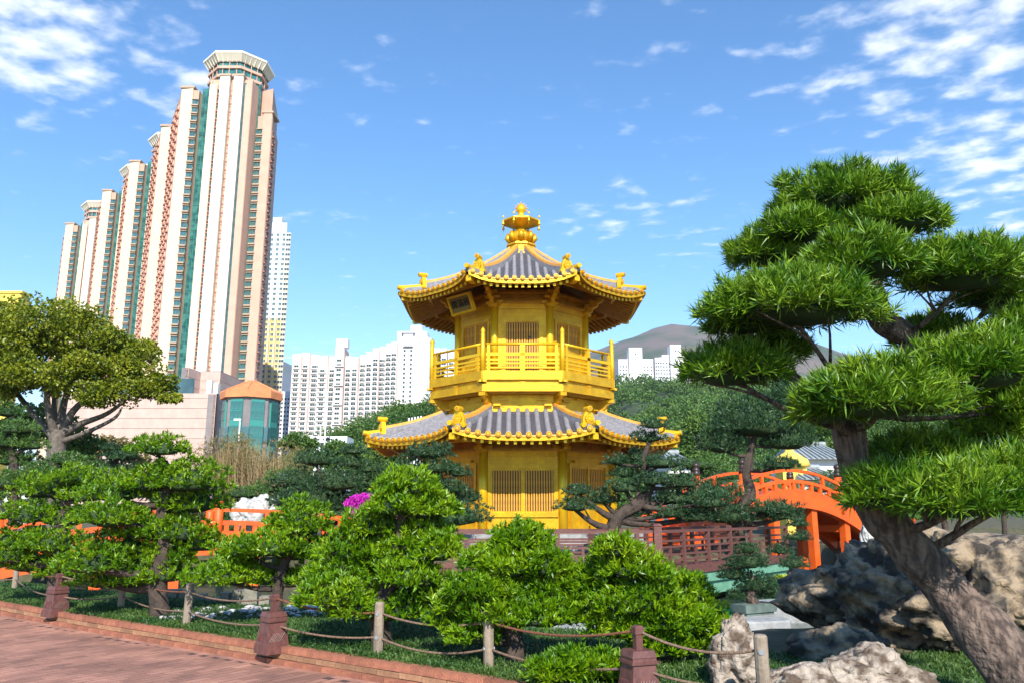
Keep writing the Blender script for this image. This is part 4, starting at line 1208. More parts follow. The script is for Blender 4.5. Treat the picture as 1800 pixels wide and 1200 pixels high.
# white housing slabs
w_balc = winmesh(2.6, 1.3, 'glass_dark', 'white_paint', .1, None, 1)
Yt = 450.
f = Facade('housing_slab', 'long white housing slab with pink fins and rows of balconies', 'building', (X(600, Yt), Yt, 0))
ox = X(600, Yt)
grp = [(516, 531, 622), (532, 545, 619), (547, 560, 622), (561, 578, 625), (580, 591, 626), (593, 607, 612), (609, 619, 626), (621, 632, 628), (634, 644, 624), (646, 656, 619), (658, 668, 614), (669, 679, 610), (681, 690, 606), (691, 700, 604)]
for gi, (pa, pb, pt) in enumerate(grp):
    dpt = [0, 1.2, 2.5, 1.0, 2.0, -1.5, 2.0, .8, 3, 1.5, 0.5, 2.5, .8, 0][gi] + gi * -.4
    x0, x1 = X(pa, Yt) - ox, X(pb, Yt) - ox; ht = at(pa, pt, Yt).z
    f.strip((x0, dpt), (x1, dpt), 0, ht, 'white_wall', 0, 12)
    f.strip((x1, dpt - .4), (x1 + (X(pb + 2.2, Yt) - X(pb, Yt)), dpt - .4), 0, ht - 1, 'pink_fin', 0, 12)
    zs = [6 + 2.75 * k for k in range(int((ht - 10) / 2.75))]
    if gi == 5:
        for k in range(0, len(zs), 4): f.wall('white_wall').box(x0 - .6, x1 + .6, dpt - 1.2, dpt, zs[k] - .3, zs[k] + .2)
        f.column((x0, dpt), (x1, dpt), .5, w_balc, zs, .06); f.wall('white_wall').box(x0, x1 + 2, dpt + 1, dpt + 6, ht, ht + 5)
    else:
        f.column((x0, dpt), (x1, dpt), .5, w_balc, zs, .06)
        bal = f.wall('white_wall')
        for z in zs: bal.box(x0 + .5, x1 - .5, dpt - .9, dpt, z - .75, z - .12)
    if gi in (2, 8, 11):
        f.column((x0, dpt), (x1, dpt), .92, w_dark, zs, .08)
f.done()
f = Facade('housing_tower', 'tall white housing tower with twin rows of tiny windows and grey roof tank', 'tower', (X(728, Yt), Yt, 0))
ox = X(728, Yt)
ht = at(728, 585, Yt).z
f.strip((X(700, Yt) - ox, -4), (X(752, Yt) - ox, -4), 0, ht, 'white_wall', 0, 14)
f.strip((X(752, Yt) - ox, -4), (X(759, Yt) - ox, 2), 0, ht - 3, 'white_wall', 0, 10)
zs = [8 + 2.6 * k for k in range(int((ht - 16) / 2.6))]
for px in (713.5, 725): f.column((X(700, Yt) - ox, -4), (X(752, Yt) - ox, -4), (px - 700) / 52, w_dark, zs, .06)
f.wall('steel').box(X(711, Yt) - ox, X(728, Yt) - ox, -5.5, -4, ht - 9, ht - 1); f.wall('steel').box(X(708, Yt) - ox, X(731, Yt) - ox, -6, -3, ht - 1.5, ht - .3)
f.wall('white_wall').box(X(722, Yt) - ox, X(742, Yt) - ox, -2, 5, ht, ht + 4)
for k in range(5): f.wall('stone_grey').box(X(752, Yt) - ox, X(760, Yt) - ox, -3.0, -1, 12 + k * 13, 13.2 + k * 13)
f.done()
f = Facade('housing_wing', 'white housing wing behind the pavilion balcony', 'building', (X(776, Yt), Yt + 8, 0))
ox = X(776, Yt)
for pa, pb, pt in ((760, 772, 607), (773, 784, 607), (786, 798, 609)):
    x0, x1 = X(pa, Yt) - ox, X(pb, Yt) - ox; ht = at(pa, pt, Yt).z
    f.strip((x0, 0), (x1, 0), 0, ht, 'white_wall', 0, 10); f.column((x0, 0), (x1, 0), .5, w_balc, [6 + 2.75 * k for k in range(int((ht - 9) / 2.75))], .06)
f.done()
Yt = 520.
f = Facade('white_block', 'low white block between the glass drum building and the housing slab', 'building', (X(503, Yt), Yt, 0)); ox = X(503, Yt)
ht = at(503, 687, Yt).z
f.strip((X(489, Yt) - ox, 0), (X(516, Yt) - ox, 0), 0, ht, 'white_wall', 0, 12)
for u in np.linspace(.1, .9, 5): f.column((X(489, Yt) - ox, 0), (X(516, Yt) - ox, 0), u, w_dark, [4 + 2.8 * k for k in range(int((ht - 6) / 2.8))], .06)
f.done()
# white blocks on the right-hand hill
Yt = 640.
for lab, lst in (('white hillside block with one square tower nearer the pavilion', ((1086, 1103, 631, 655), (1104, 1127, 612, 658), (1128, 1147, 630, 660))), ('white hillside block with stepped tower beside the big pine', ((1150, 1162, 628, 660), (1163, 1178, 623, 656), (1176, 1195, 607, 654), (1196, 1213, 625, 655)))):
    cx_ = (lst[0][0] + lst[-1][1]) / 2; ox = X(cx_, Yt); zb_ = at(cx_, 672, Yt).z
    f = Facade('hillside_block', lab, 'building', (ox, Yt, zb_))
    for gi, (pa, pb, pt, pbm) in enumerate(lst):
        x0, x1 = X(pa, Yt) - ox, X(pb, Yt) - ox; ht = at(pa, pt, Yt).z - zb_
        dp = -3 if pt < 620 else gi * .7
        f.strip((x0, dp), (x1, dp), -6, ht, 'white_wall', 0, 12)
        nc = 1 if pt < 620 else 3
        zs = [1 + 2.9 * k for k in range(int(ht / 2.9) - 1)] if pt >= 620 else [ht - 6]
        for c in range(nc): f.column((x0, dp), (x1, dp), (c + .5) / nc, w_dark, zs, .06)
    f.done()
# yellow building at the far left
Yt = 150.
MBy = MB()
p0, p1 = at(-60, 508, Yt), at(38, 516, Yt)
yb_ = empty('yellow_building', (p1.x, Yt, 0), 'flat-roofed yellow building beyond the spreading tree', 'building')
MB().box(-14, 0, 0, 2.5, 0, p1.z).build('wall', ['yellow_flat'], yb_)
MB().box(-14.2, .2, -.2, 2.7, p1.z, p1.z + .5).build('parapet', ['yellow_flat'], yb_)
for k in range(4): MB().box(-3.4 - 2.8 * k, -2.8 - 2.8 * k, -.05, .1, p1.z - 3.4, p1.z - 2.2).build('window', ['glass_dark'], yb_)

# pink podium and the octagonal glass corner building
Yp = 150.
pod = empty('shopping_podium', (X(270, Yp), Yp, 0), 'windowless pink tiled podium wall below the apartment towers', 'building')
ox = X(270, Yp)
def clad(pa, ya, pb, yb2, ptop, ptop2, key='pink_clad', zlow=0, course=1.9):
    """stacked cladding courses on a wall from pixel pa at distance ya to pb at yb2"""
    a = Vector((X(pa, ya) - ox, ya - Yp)); b = Vector((X(pb, yb2) - ox, yb2 - Yp)); z1 = at(pa, ptop, ya).z
    d = (b - a).normalized(); n = Vector((d.y, -d.x)); z = zlow
    MB().prism([tuple(a - n * .1), tuple(b - n * .1), tuple(b - n * 1.5), tuple(a - n * 1.5)], 0, z1 - .05).build('wall', ['grey_clad'], pod)
    while z < z1 - .2:
        zt = min(z + course, z1)
        MB().prism([tuple(a), tuple(b), tuple(b - n * .5), tuple(a - n * .5)], z, zt - .07).build('cladding_course', [key], pod)
        z = zt
m_ = M['pink_clad']; brickify(m_, 1.0, .95, 1.9, 0, .86, rot=(R(90), 0, 0), mort_size=.03, fac=.12)
clad(120, Yp, 388, Yp, 690, 690); clad(388, Yp, 402, Yp + 12, 692, 700)
clad(336, Yp + 8, 358, Yp + 13, 645, 650, zlow=15); clad(358, Yp + 13, 392, Yp + 13, 651, 651, zlow=15); clad(392, Yp + 13, 440, Yp + 28, 651, 668, zlow=15)
z0 = at(300, 690, Yp).z
MB().box(X(296, Yp) - ox, X(336, Yp) - ox, 3, 3.2, z0, at(300, 660, Yp).z).build('roof_screen', ['glass_dark'], pod)
MB().box(X(366, Yp) - ox, X(374, Yp) - ox, 1, 2.5, z0 - .2, z0 + 2.6).build('vent_box', ['white_paint'], pod); MB().box(X(376, Yp) - ox, X(384, Yp) - ox, 1.6, 3, z0 - .2, z0 + 2.2).build('vent_box', ['cream_white'], pod)
Yo = 140.
oc_ = at(442, 700, Yo + 8)
drum = empty('octagon_building', (oc_.x, Yo + 8, 0), 'grey octagonal corner building with green glass bays and orange roof', 'building')
zt_ = at(440, 692, Yo).z; ro8 = (X(490, Yo + 6) - X(396, Yo + 6)) / 2 * 1.02
def o8(r, ph=10): return [(r * math.cos(R(ph + 45 * k)), r * math.sin(R(ph + 45 * k))) for k in range(8)]
MB().prism(o8(ro8 * .97), 0, zt_).build('wall', ['grey_clad'], drum)
rf = MB().prism(o8(ro8 * 1.10), zt_, zt_ + 1.3).prism(o8(ro8 * 1.10), zt_ + 1.3, zt_ + 3.6, 0, .12)
rf.build('roof', ['roof_orange'], drum)
rb = MB()
for k in range(8):
    a = o8(ro8 * 1.10)[k]; rb.tube([(a[0], a[1], zt_ + 1.35), (a[0] * .12, a[1] * .12, zt_ + 3.65)], .12, 5)
rb.build('roof_hip', ['roof_orange'], drum)
for k in range(8):
    a, b = Vector(o8(ro8)[k]), Vector(o8(ro8)[(k + 1) % 8]); d = (b - a); L_ = d.length; d.normalize(); nn = Vector((d.y, -d.x)); mid = (a + b) / 2
    if nn.dot(mid) < 0: nn = -nn
    ang_ = math.atan2(d.y, d.x) if Vector((d.y, -d.x)).dot(mid) > 0 else math.atan2(-d.y, -d.x)
    if mid.y > ro8 * .5: continue
    wo = obj('glass_bay', MB().box(-L_ * .31, L_ * .31, -.15, .3, 0, zt_ - .4).mesh('glass_bay', ['teal_frame']), drum, (mid.x, mid.y, 0), ang_)
    z = .3; alt = 0
    while z < zt_ - 1.2:
        h_ = 1.55
        if alt % 3 != 2:
            for c in range(3):
                obj('pane', MB().box(-L_ * .095, L_ * .095, -.22, -.1, 0, h_).mesh('pane', ['teal_glass']), wo, ((c - 1) * L_ * .205, 0, z))
        else: h_ = .8
        z += h_ + .18; alt += 1
    for sx in (-1, 1):
        for z in (2, 8, 14):
            if z < zt_ - 3: obj('slit_window', MB().box(-.35, .35, -.2, .2, 0, 2.8).mesh('slit_window', ['glass_blue']), drum, (mid.x + d.x * sx * L_ * .43 , mid.y + d.y * sx * L_ * .43, z), ang_)

# ------------------------------------------------------------------ hills
def ridge(name, pts, Y, depth, matn, zlow, jag, label=None, cat=None, kind='structure'):
    """a mountain whose skyline follows points (px,py) at distance Y, falling towards us and away"""
    pxs = np.array([p[0] for p in pts]); pys = np.array([p[1] for p in pts])
    n = 160; m_ = 40
    V = []
    for j in range(m_ + 1):
        v_ = j / m_                                   # 0 front foot .. 1 back foot
        prof_ = math.sin(math.pi * min(1, v_ * 1.0)) ** .85
        for i in range(n + 1):
            px = pxs[0] + (pxs[-1] - pxs[0]) * i / n
            top = at(px, float(np.interp(px, pxs, pys)), Y)
            x = top.x; y = Y + (v_ - .5) * depth
            nz = mnoise.fractal(Vector((x, y, 3)) / (depth * .22), 1.0, 2.0, 6) * jag * (1 - abs(2 * v_ - 1) ** 4 * .2)
            gul = abs(mnoise.noise(Vector((x / (depth * .10), y / (depth * .3), 1)))) * jag * 3.2 * prof_ * (1 - prof_ * .8)
            V.append((x * (y / Y) ** .3, y, zlow + (top.z - zlow) * prof_ + nz * (.75 + .25 * (1 - prof_)) - gul))
    idx_ = np.arange((n + 1) * (m_ + 1)).reshape(m_ + 1, n + 1)
    Qm = np.stack([idx_[:-1, :-1].ravel(), idx_[:-1, 1:].ravel(), idx_[1:, 1:].ravel(), idx_[1:, :-1].ravel()], 1)
    me_ = quads_mesh(name, np.array(V), Qm, matn); me_.polygons.foreach_set('use_smooth', np.ones(len(Qm), dtype=bool))
    return tag(obj(name, me_), label, cat, kind=kind)
ridge('mountain', [(820, 690), (1000, 650), (1080, 612), (1130, 592), (1165, 584), (1200, 588), (1240, 582), (1280, 584), (1330, 590), (1420, 622), (1550, 660), (1750, 690), (2100, 720)], 2600, 2200, 'mountain', 0, 26)
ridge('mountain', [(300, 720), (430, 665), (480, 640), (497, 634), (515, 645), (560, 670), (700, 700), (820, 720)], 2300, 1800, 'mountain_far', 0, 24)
# wooded hill: ground + forest
def hill(name, x0, x1, y0, y1, zf, label, ncrown, seed, rmin, rmax, leafsz, ang):
    n = 50; V = []
    for j in range(n + 1):
        for i in range(n + 1):
            x = x0 + (x1 - x0) * i / n; y = y0 + (y1 - y0) * j / n; V.append((x, y, zf(x, y)))
    idx_ = np.arange((n + 1) ** 2).reshape(n + 1, n + 1)
    Qm = np.stack([idx_[:-1, :-1].ravel(), idx_[:-1, 1:].ravel(), idx_[1:, 1:].ravel(), idx_[1:, :-1].ravel()], 1)
    hme = quads_mesh(name, np.array(V), Qm, 'hill_soil')
    tag(obj(name, hme), kind='structure')
    AV, AQ = [], []; off = 0
    for k in range(ncrown):
        y = y0 + (y1 - y0) * rng.uniform(0, 1) ** 1.5; x = y * rng.uniform(*ang); r_ = rng.uniform(rmin, rmax) * (.7 + .5 * y / y1)
        z = zf(x, y) + r_ * .4
        lf = max(.22, y * .0034) * leafsz
        nl = int(min(420, 9.0 * r_ * r_ / (lf * lf)))
        V_, Q_ = pad_geo((x, y, z), r_, r_, r_ * rng.uniform(.7, 1.15), nl, 3, lf, lf * .62, seed=k + seed, up=.4, down=.9, lump=.35, bottom=-.2)
        AV.append(V_); AQ.append(Q_ + off); off += len(V_)
    tag(obj(name.replace('hill', 'forest'), quads_mesh('forest', np.concatenate(AV), np.concatenate(AQ), 'leaf_forest')), label, 'forest', kind='stuff')
def zr(x, y):
    t = np.clip((y - 75) / 560, 0, 1)
    return -1 + 100 * t * sstep(5, 50, x - (y - 75) * .02) + 5 * math.sin(x * .05) * math.sin(y * .04) * t
hill('hill', 8, 330, 75, 640, zr, 'dense broadleaf forest climbing the hillside behind the pavilion', 900, 5, 3.2, 5.2, 1.0, (.07, .52))
def zl(x, y):
    return -1 + 17.5 * math.exp(-((x + 12) / 24) ** 2 - ((y - 130) / 32) ** 2)
hill('hill', -60, 22, 80, 165, zl, 'feathery green woodland on the low rise before the white housing', 330, 50, 1.6, 2.8, .8, (-.29, -.02))

# ------------------------------------------------------------------ vermilion arched bridges
def arch_bridge(name, label, A, B, rise, width, z_end, posts):
    """A, B: ends of the bridge axis on plan"""
    A = Vector(A); B = Vector(B); d = (B - A); L_ = d.length; d.normalize()
    root = empty(name, (A.x, A.y, 0), label, 'bridge', 'vermilion arched bridges', math.atan2(d.y, d.x))
    zf = lambda t: z_end + rise * (1 - (2 * t - 1) ** 2)
    ts = np.linspace(0, 1, 29)
    dk = MB()
    for t0, t1 in zip(ts[:-1], ts[1:]):
        dk.add([(L_ * t0, -width / 2, zf(t0)), (L_ * t1, -width / 2, zf(t1)), (L_ * t1, width / 2, zf(t1)), (L_ * t0, width / 2, zf(t0)),
                (L_ * t0, -width / 2, zf(t0) - .12), (L_ * t1, -width / 2, zf(t1) - .12), (L_ * t1, width / 2, zf(t1) - .12), (L_ * t0, width / 2, zf(t0) - .12)],
               [(0, 1, 2, 3), (7, 6, 5, 4), (0, 4, 5, 1), (2, 6, 7, 3)])
    dk.build('deck', ['vermilion'], root)
    def arcbar(y, o0, o1, w_, nm, mt='vermilion'):
        q = MB()
        for t0, t1 in zip(ts[:-1], ts[1:]):
            q.add([(L_ * t0, y - w_, zf(t0) + o0), (L_ * t1, y - w_, zf(t1) + o0), (L_ * t1, y + w_, zf(t1) + o0), (L_ * t0, y + w_, zf(t0) + o0),
                   (L_ * t0, y - w_, zf(t0) + o1), (L_ * t1, y - w_, zf(t1) + o1), (L_ * t1, y + w_, zf(t1) + o1), (L_ * t0, y + w_, zf(t0) + o1)],
                  [(3, 2, 1, 0), (4, 5, 6, 7), (0, 1, 5, 4), (2, 3, 7, 6)])
        q.build(nm, [mt], root)
    for sy in (-1, 1):
        y = sy * width / 2
        arcbar(y, -.50, .04, .10, 'arch_beam'); arcbar(y * .97, -.62, -.5, .16, 'arch_flange')
        arcbar(y, .26, .38, .06, 'lower_rail'); arcbar(y, .66, .76, .055, 'handrail')
        for i in range(21):
            t = (i + .5) / 21
            MB().box(-.07, .07, -.05, .05, .0, .27).build('rail_block', ['vermilion'], root, (L_ * t, y, zf(t)))
        for t in (.17, .34, .66, .83):
            MB().box(-.06, .06, -.05, .05, .36, .70).build('rail_strut', ['vermilion'], root, (L_ * t, y, zf(t)))
        for t in posts:
            p_ = obj('bridge_post', MB().lathe([(.135, -.4), (.135, 1.0)], 12).mesh('bridge_post', ['vermilion'], True), root, (L_ * t, y, zf(t)))
            obj('post_cap', MB().lathe([(.145, 1.0), (.145, 1.14), (.125, 1.15), (.14, 1.17), (.14, 1.24), (.10, 1.27), (.10, 1.30), (.14, 1.35), (.13, 1.42), (.06, 1.48), (0, 1.52)], 12).mesh('post_cap', ['iron_cap'], True), p_)
        for t in (.22, .40, .60, .78):
            MB().box(-.15, .15, -.13, .13, -zf(t) - 1.3, -.55).build('pier', ['vermilion'], root, (L_ * t, y * .9, zf(t)))
        # level railing beyond the abutment
        MB().box(0, 2.2, -.05, .05, .70, .80).box(0, 2.2, -.05, .05, .34, .44).box(0, 2.2, -.06, .06, .05, .16).box(1.0, 1.12, -.05, .05, .1, .75).box(2.1, 2.24, -.06, .06, .0, .85).build('approach_rail', ['vermilion'], root, (L_, y, z_end - .05))
    for t in (.22, .40, .60, .78):
        MB().box(-.12, .12, -width / 2, width / 2, -.95, -.7).build('cross_beam', ['vermilion'], root, (L_ * t, 0, zf(t)))
    return root
arch_bridge('arched_bridge', 'vermilion arched timber bridge between the pavilion and the leaning pine', (5.2, 27.6), (14.2, 33.5), 1.85, 2.2, .55, (0, .25, .75, 1))
arch_bridge('arched_bridge', 'vermilion arched timber bridge half hidden behind the row of clipped trees', (-4.4, 28.6), (-14.6, 23.4), .55, 2.2, .42, (0, .5, 1))

# ------------------------------------------------------------------ brown timber bridge with railing
def railing_bridge():
    P = [onz(640, 1004, .30), onz(1158, 1002, .30), onz(1387, 977, .30)]
    P[0] = Vector((-3.6, 18.2, .30)); 
    root = empty('timber_bridge', (P[1].x, P[1].y, .3), 'low timber bridge with brown slatted railing and green painted side', 'bridge')
    org = P[1]
    for si, (a, b) in enumerate(zip(P[:-1], P[1:])):
        d = (b - a); L_ = d.length; d.normalize(); ang_ = math.atan2(d.y, d.x); loc = a - org
        MB().box(0, L_, 0, 1.9, -.16, -.02).build('deck', ['brown_wood'], root, loc, ang_)
        g_ = MB().box(-.02, L_, .12, 1.8, -.72, -.17).box(-.02, L_, .04, .12, -.40, -.17); g_.build('side_beam', ['green_paint'], root, loc, ang_)
        for k in range(int(L_ / 2.4) + 1):
            MB().box(-.14, .14, .5, 1.3, -1.5, -.7).build('pile', ['stone_grey'], root, loc + d * (.6 + k * 2.4), ang_)
        for side_y in (0.05, 1.85):
            n = max(2, round(L_ / 1.25))
            MB().box(-.05, L_ + .05, side_y - .055, side_y + .055, .83, .90).build('handrail', ['brown_wood'], root, loc, ang_)
            for z0, z1 in ((.62, .67), (.48, .53), (.30, .35), (.16, .21)):
                MB().box(0, L_, side_y - .022, side_y + .022, z0, z1).build('slat', ['brown_wood'], root, loc, ang_)
            MB().box(0, L_, side_y - .04, side_y + .04, -.10, .06).build('bottom_rail', ['brown_wood'], root, loc, ang_)
            for k in range(n + 1):
                MB().box(-.05, .05, -.05, .05, -.05, .84).build('rail_post', ['brown_wood'], root, loc + d * (L_ * k / n) + Vector((-d.y, d.x, 0)) * side_y, ang_)
                if k < n:
                    MB().box(-.035, .035, -.03, .03, .05, .50).build('short_stile', ['brown_wood'], root, loc + d * (L_ * (k + .5) / n) + Vector((-d.y, d.x, 0)) * side_y, ang_)
    q = MB().box(-.09, .09, -.09, .09, -.1, 1.0).prism(sq(.11), 1.0, 1.05, 0, .6); q.build('corner_post', ['brown_wood'], root, (0, 0, 0))
railing_bridge()

# ------------------------------------------------------------------ rocks, stones, bonsai
def rock(name, label, c, r, m, seed, sub=5, rough_=.55, cat='rock', group=None, ridgy=1.0):
    bm = bmesh.new(); bmesh.ops.create_icosphere(bm, subdivisions=sub, radius=1)
    for v in bm.verts:
        p = v.co.copy(); q = p * 1.3 + Vector((seed * 7.1, seed * 1.7, 0))
        n1 = mnoise.fractal(q, 1.0, 2.0, 3)
        n2 = mnoise.ridged_multi_fractal(p * 2.1 + Vector((seed, 3, 1)), 1.0, 2.1, 5, 1.0, 2.0) - 1.0
        n3 = mnoise.noise(p * 9 + Vector((seed, 0, 0)))
        n4 = mnoise.ridged_multi_fractal(p * 4.3 + Vector((seed * 2, 1, 5)), .9, 2.2, 6, 1.0, 2.0) - 1.0
        w4 = mnoise.cell(p * 3.1 + Vector((seed, 2, 0)))
        k = 1 + rough_ * (.55 * n1 + ridgy * (.20 * n2 + .17 * n4) + .07 * w4) + .05 * n3
        v.co = Vector((p.x * r[0] * k, p.y * r[1] * k, p.z * r[2] * k))
    me_ = bpy.data.meshes.new(name); bm.to_mesh(me_); bm.free(); me_.materials.append(M[m])
    me_.polygons.foreach_set('use_smooth', np.ones(len(me_.polygons), dtype=bool))
    return tag(obj(name, me_, None, c), label, cat, group)
def rockp(label, px, py, hw, hh, Y, m, seed, **kw):
    c = at(px, py, Y); s_ = ppm(Y)
    return rock('rock', label, c, (hw / s_, hw / s_ * .8, hh / s_), m, seed, **kw)
rockp('big dark weathered limestone rock behind the leaning trunk', 1588, 1072, 138, 112, 9.6, 'rock_dark', 3, sub=6, rough_=.75)
rockp('dark craggy rock running behind the trunk to the garden edge', 1745, 1060, 150, 105, 9.0, 'rock_dark', 8, sub=6, rough_=.7)
rockp('low dark stone at the foot of the big limestone rock', 1478, 1150, 80, 42, 8.4, 'rock_dark', 12, rough_=.6)
rockp('flat mossy slab on top behind the leaning trunk', 1720, 975, 120, 34, 9.8, 'rock_dark', 15, rough_=.5)
rockp('pale speckled upright rock behind the rope', 1297, 1165, 42, 66, 6.9, 'rock_pale', 21, rough_=.6)
rockp('pale speckled low rock under the leaning trunk', 1535, 1192, 82, 44, 6.3, 'rock_pale', 26, rough_=.5)
rockp('pale boulder below the leaning trunk base', 1420, 1210, 70, 34, 6.2, 'rock_pale', 29, rough_=.5)
rockp('white standing rock beside the vermilion approach railing', 1530, 945, 15, 36, 24, 'rock_white', 31)
rockp('white rock beyond the vermilion bridge rail, under dark pines', 450, 905, 38, 30, 31, 'rock_white', 33)
rockp('tan boulder beneath the cone-shaped clipped tree', 820, 1135, 42, 26, 11.0, 'stone_old', 36)
rockp('brown boulder under the trunk of the cone-shaped tree', 640, 1105, 55, 34, 11.2, 'stone_old', 38)
rockp('pale rock showing beside the bridge post at far left', 60, 910, 24, 22, 27, 'rock_white', 41)
# stone palisade and pebbles
for i, (px, hw, top) in enumerate([(305, 12, 1035), (330, 10, 1037), (352, 11, 1043), (376, 10, 1050), (398, 9, 1040), (421, 8, 1036), (443, 14, 1034), (468, 9, 1046), (512, 10, 1062), (528, 8, 1064), (545, 10, 1066)]):
    Y = 13.6 - i * .07
    t_ = at(px, top, Y); b_ = -.2; w_ = hw / ppm(Y)
    q = MB().prism([(-w_, -.12), (w_, -.14), (w_ * .95, .12), (-w_, .12)], b_, t_.z, 0, .93)
    o = q.build('palisade_stone', ['stone_old'], None, (t_.x, Y, 0)); o.rotation_euler = (random.uniform(-.03, .03), random.uniform(-.03, .03), random.uniform(-.1, .1))
    tag(o, 'upright grey-green edging stone in the palisade behind the rope fence', 'stone', 'palisade stones')
pb = MB()
for i in range(170):
    px = random.uniform(285, 490) if i < 130 else random.uniform(500, 575); py = random.uniform(1066, 1088)
    p = onz(px, py, .16 + random.uniform(0, .05)); r_ = random.uniform(.03, .085)
    pb.lathe([(r_ * .5, -r_ * .35), (r_, -.05 * r_), (r_ * .85, r_ * .35), (r_ * .4, r_ * .52)], 7, 0, p, random.random() * 6)
tag(pb.build('pebbles', ['pebble'], smooth=True), 'white and pinkish pebbles heaped before the palisade stones', 'pebbles', kind='stuff')
# round stone tables in the water with bonsai
def slab(px, py, hw, zt, label, seed):
    p = onz(px, py, zt); s_ = ppm(p.y); r0 = hw / s_
    n = 26; poly = []
    for i in range(n):
        a = 2 * math.pi * i / n; k = 1 + .10 * mnoise.noise(Vector((math.cos(a) * 1.5 + seed, math.sin(a) * 1.5, 0))); poly.append((r0 * k * math.cos(a), r0 * .62 * k * math.sin(a)))
    q = MB().prism(poly, -.5 - zt - .3, zt - .03 - zt, 0, 1.0).prism(poly, -.03, 0, 0, .96)
    return tag(q.build('stone_slab', ['stone_grey'], None, (p.x, p.y, zt)), label, 'slab', 'stone slabs standing in the pond'), p
s1, ps1 = slab(1318, 1086, 66, -.26, 'flat round stone slab in the pond carrying the nearest bonsai', 1)
s2, ps2 = slab(1385, 1056, 62, -.24, 'flat stone slab in the pond behind the front bonsai slab', 4)
s3, ps3 = slab(1045, 1093, 95, -.30, 'long flat stone slab in the pond behind the clipped trees', 9)
def bonsai(px, py, zt, tw, label, pads, seed):
    p = onz(px, py, zt); s_ = ppm(p.y)
    root = empty('bonsai', p, label, 'bonsai', 'bonsai trees on stone slabs')
    w_ = tw / s_
    MB().prism([(-w_, -w_ * .5), (w_, -w_ * .5), (w_, w_ * .5), (-w_, w_ * .5)], .05, .20, 0, 1.10).build('tray', ['bronze_tray'], root, None, .5)
    MB().box(-w_ * .9, w_ * .9, -w_ * .42, w_ * .42, .0, .06).build('tray_foot', ['bronze_tray'], root, None, .5)
    rb_ = MB().tube([(0, 0, .18), (-.06, 0, .34), (.03, .02, .55), (-.02, 0, .8)], [.13, .08, .05, .02], 8); rb_.build('trunk', ['bark'], root, smooth=True)
    for i, (dx_, dz_, hw, hh) in enumerate(pads):
        pad(root, p, (p.x + dx_ / s_, p.y + random.uniform(-.08, .08), p.z + dz_ / s_), hw / s_, hw / s_ * .8, hh / s_ * 1.4, int(hw * hh * .9) + 40, 8, .055, .010, 'leaf_pine', seed=seed + i)
bonsai(1326, 1079, -.26, 34, 'small dark bonsai in a bronze tray on the round pond slab', [(10, 45, 38, 16), (-28, 62, 28, 15), (-6, 82, 36, 16), (-8, 105, 20, 9), (-30, 28, 16, 10), (32, 30, 20, 12)], 60)
bonsai(1392, 1048, -.24, 24, 'second dark bonsai on the slab beside the big rock', [(4, 52, 26, 12), (-14, 74, 22, 10), (16, 96, 24, 10), (20, 118, 20, 8)], 70)
for (px, py, hw, zt, lab) in ((1262, 1070, 34, -.30, 'yellow flowers in a flat green tray by the front bonsai'), (1374, 1044, 18, -.2, 'yellow and orange flowers in a green dish beside the second bonsai'), (1372, 1022, 20, -.05, 'yellow-green flowers in a pot behind the second bonsai')):
    p = onz(px, py, zt); s_ = ppm(p.y); root = empty('flower_tray', p, lab, 'flower tray', 'trays of yellow flowers')
    MB().lathe([(hw / s_ * .9, -.1), (hw / s_, .03), (hw / s_ * .92, .03)], 16).build('tray', ['tray_green'], root)
    V_, Q_ = pad_geo((0, 0, .04), hw / s_ * .9, hw / s_ * .7, .12, 160, 8, .06, .03, seed=px, up=.6)
    obj('flowers', quads_mesh('flowers', V_, Q_, 'flower_yellow'), root)

# ------------------------------------------------------------------ clipped podocarpus row behind the rope
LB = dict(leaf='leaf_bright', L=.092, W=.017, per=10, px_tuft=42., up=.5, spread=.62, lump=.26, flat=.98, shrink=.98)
G1 = 'clipped bright green trees along the rope fence'
pad_tree('clipped_tree', 'largest clipped bright green tree spreading above the rope fence', 11.6,
    [(283, 1062, 17), (278, 1020, 15), (290, 960, 13), (288, 900, 12), (300, 850, 9), (290, 810, 5)],
    [(280, 785, 50, 20), (330, 838, 70, 34), (265, 842, 50, 28), (205, 858, 62, 30), (340, 880, 60, 26), (255, 925, 70, 30), (190, 905, 60, 26), (310, 930, 60, 28), (350, 950, 48, 24), (225, 965, 75, 30), (300, 975, 44, 24), (160, 985, 60, 28), (240, 1012, 52, 22), (290, 1005, 55, 22), (185, 1018, 55, 18)],
    group=G1, **LB)
pad_tree('clipped_tree', 'broad clipped bright green tree beside the path bend', 13.2,
    [(95, 1050, 13), (100, 1000, 11), (110, 930, 9), (120, 860, 5)],
    [(125, 838, 48, 20), (75, 858, 50, 22), (150, 865, 45, 22), (50, 900, 52, 22), (115, 905, 60, 24), (30, 945, 50, 22), (95, 950, 60, 26), (55, 985, 60, 24), (120, 1000, 50, 22), (10, 975, 40, 18)],
    group=G1, **LB)
pad_tree('clipped_tree', 'small clipped tree with a round dome top in front of the vermilion rail', 10.6,
    [(490, 1075, 11), (488, 1040, 10), (500, 990, 8), (520, 950, 6), (525, 915, 4)],
    [(526, 914, 58, 36), (480, 958, 62, 24), (540, 966, 60, 24), (430, 965, 48, 22), (470, 1012, 55, 20), (395, 1010, 62, 22), (560, 1010, 48, 20), (415, 990, 40, 18)],
    group=G1, **LB)
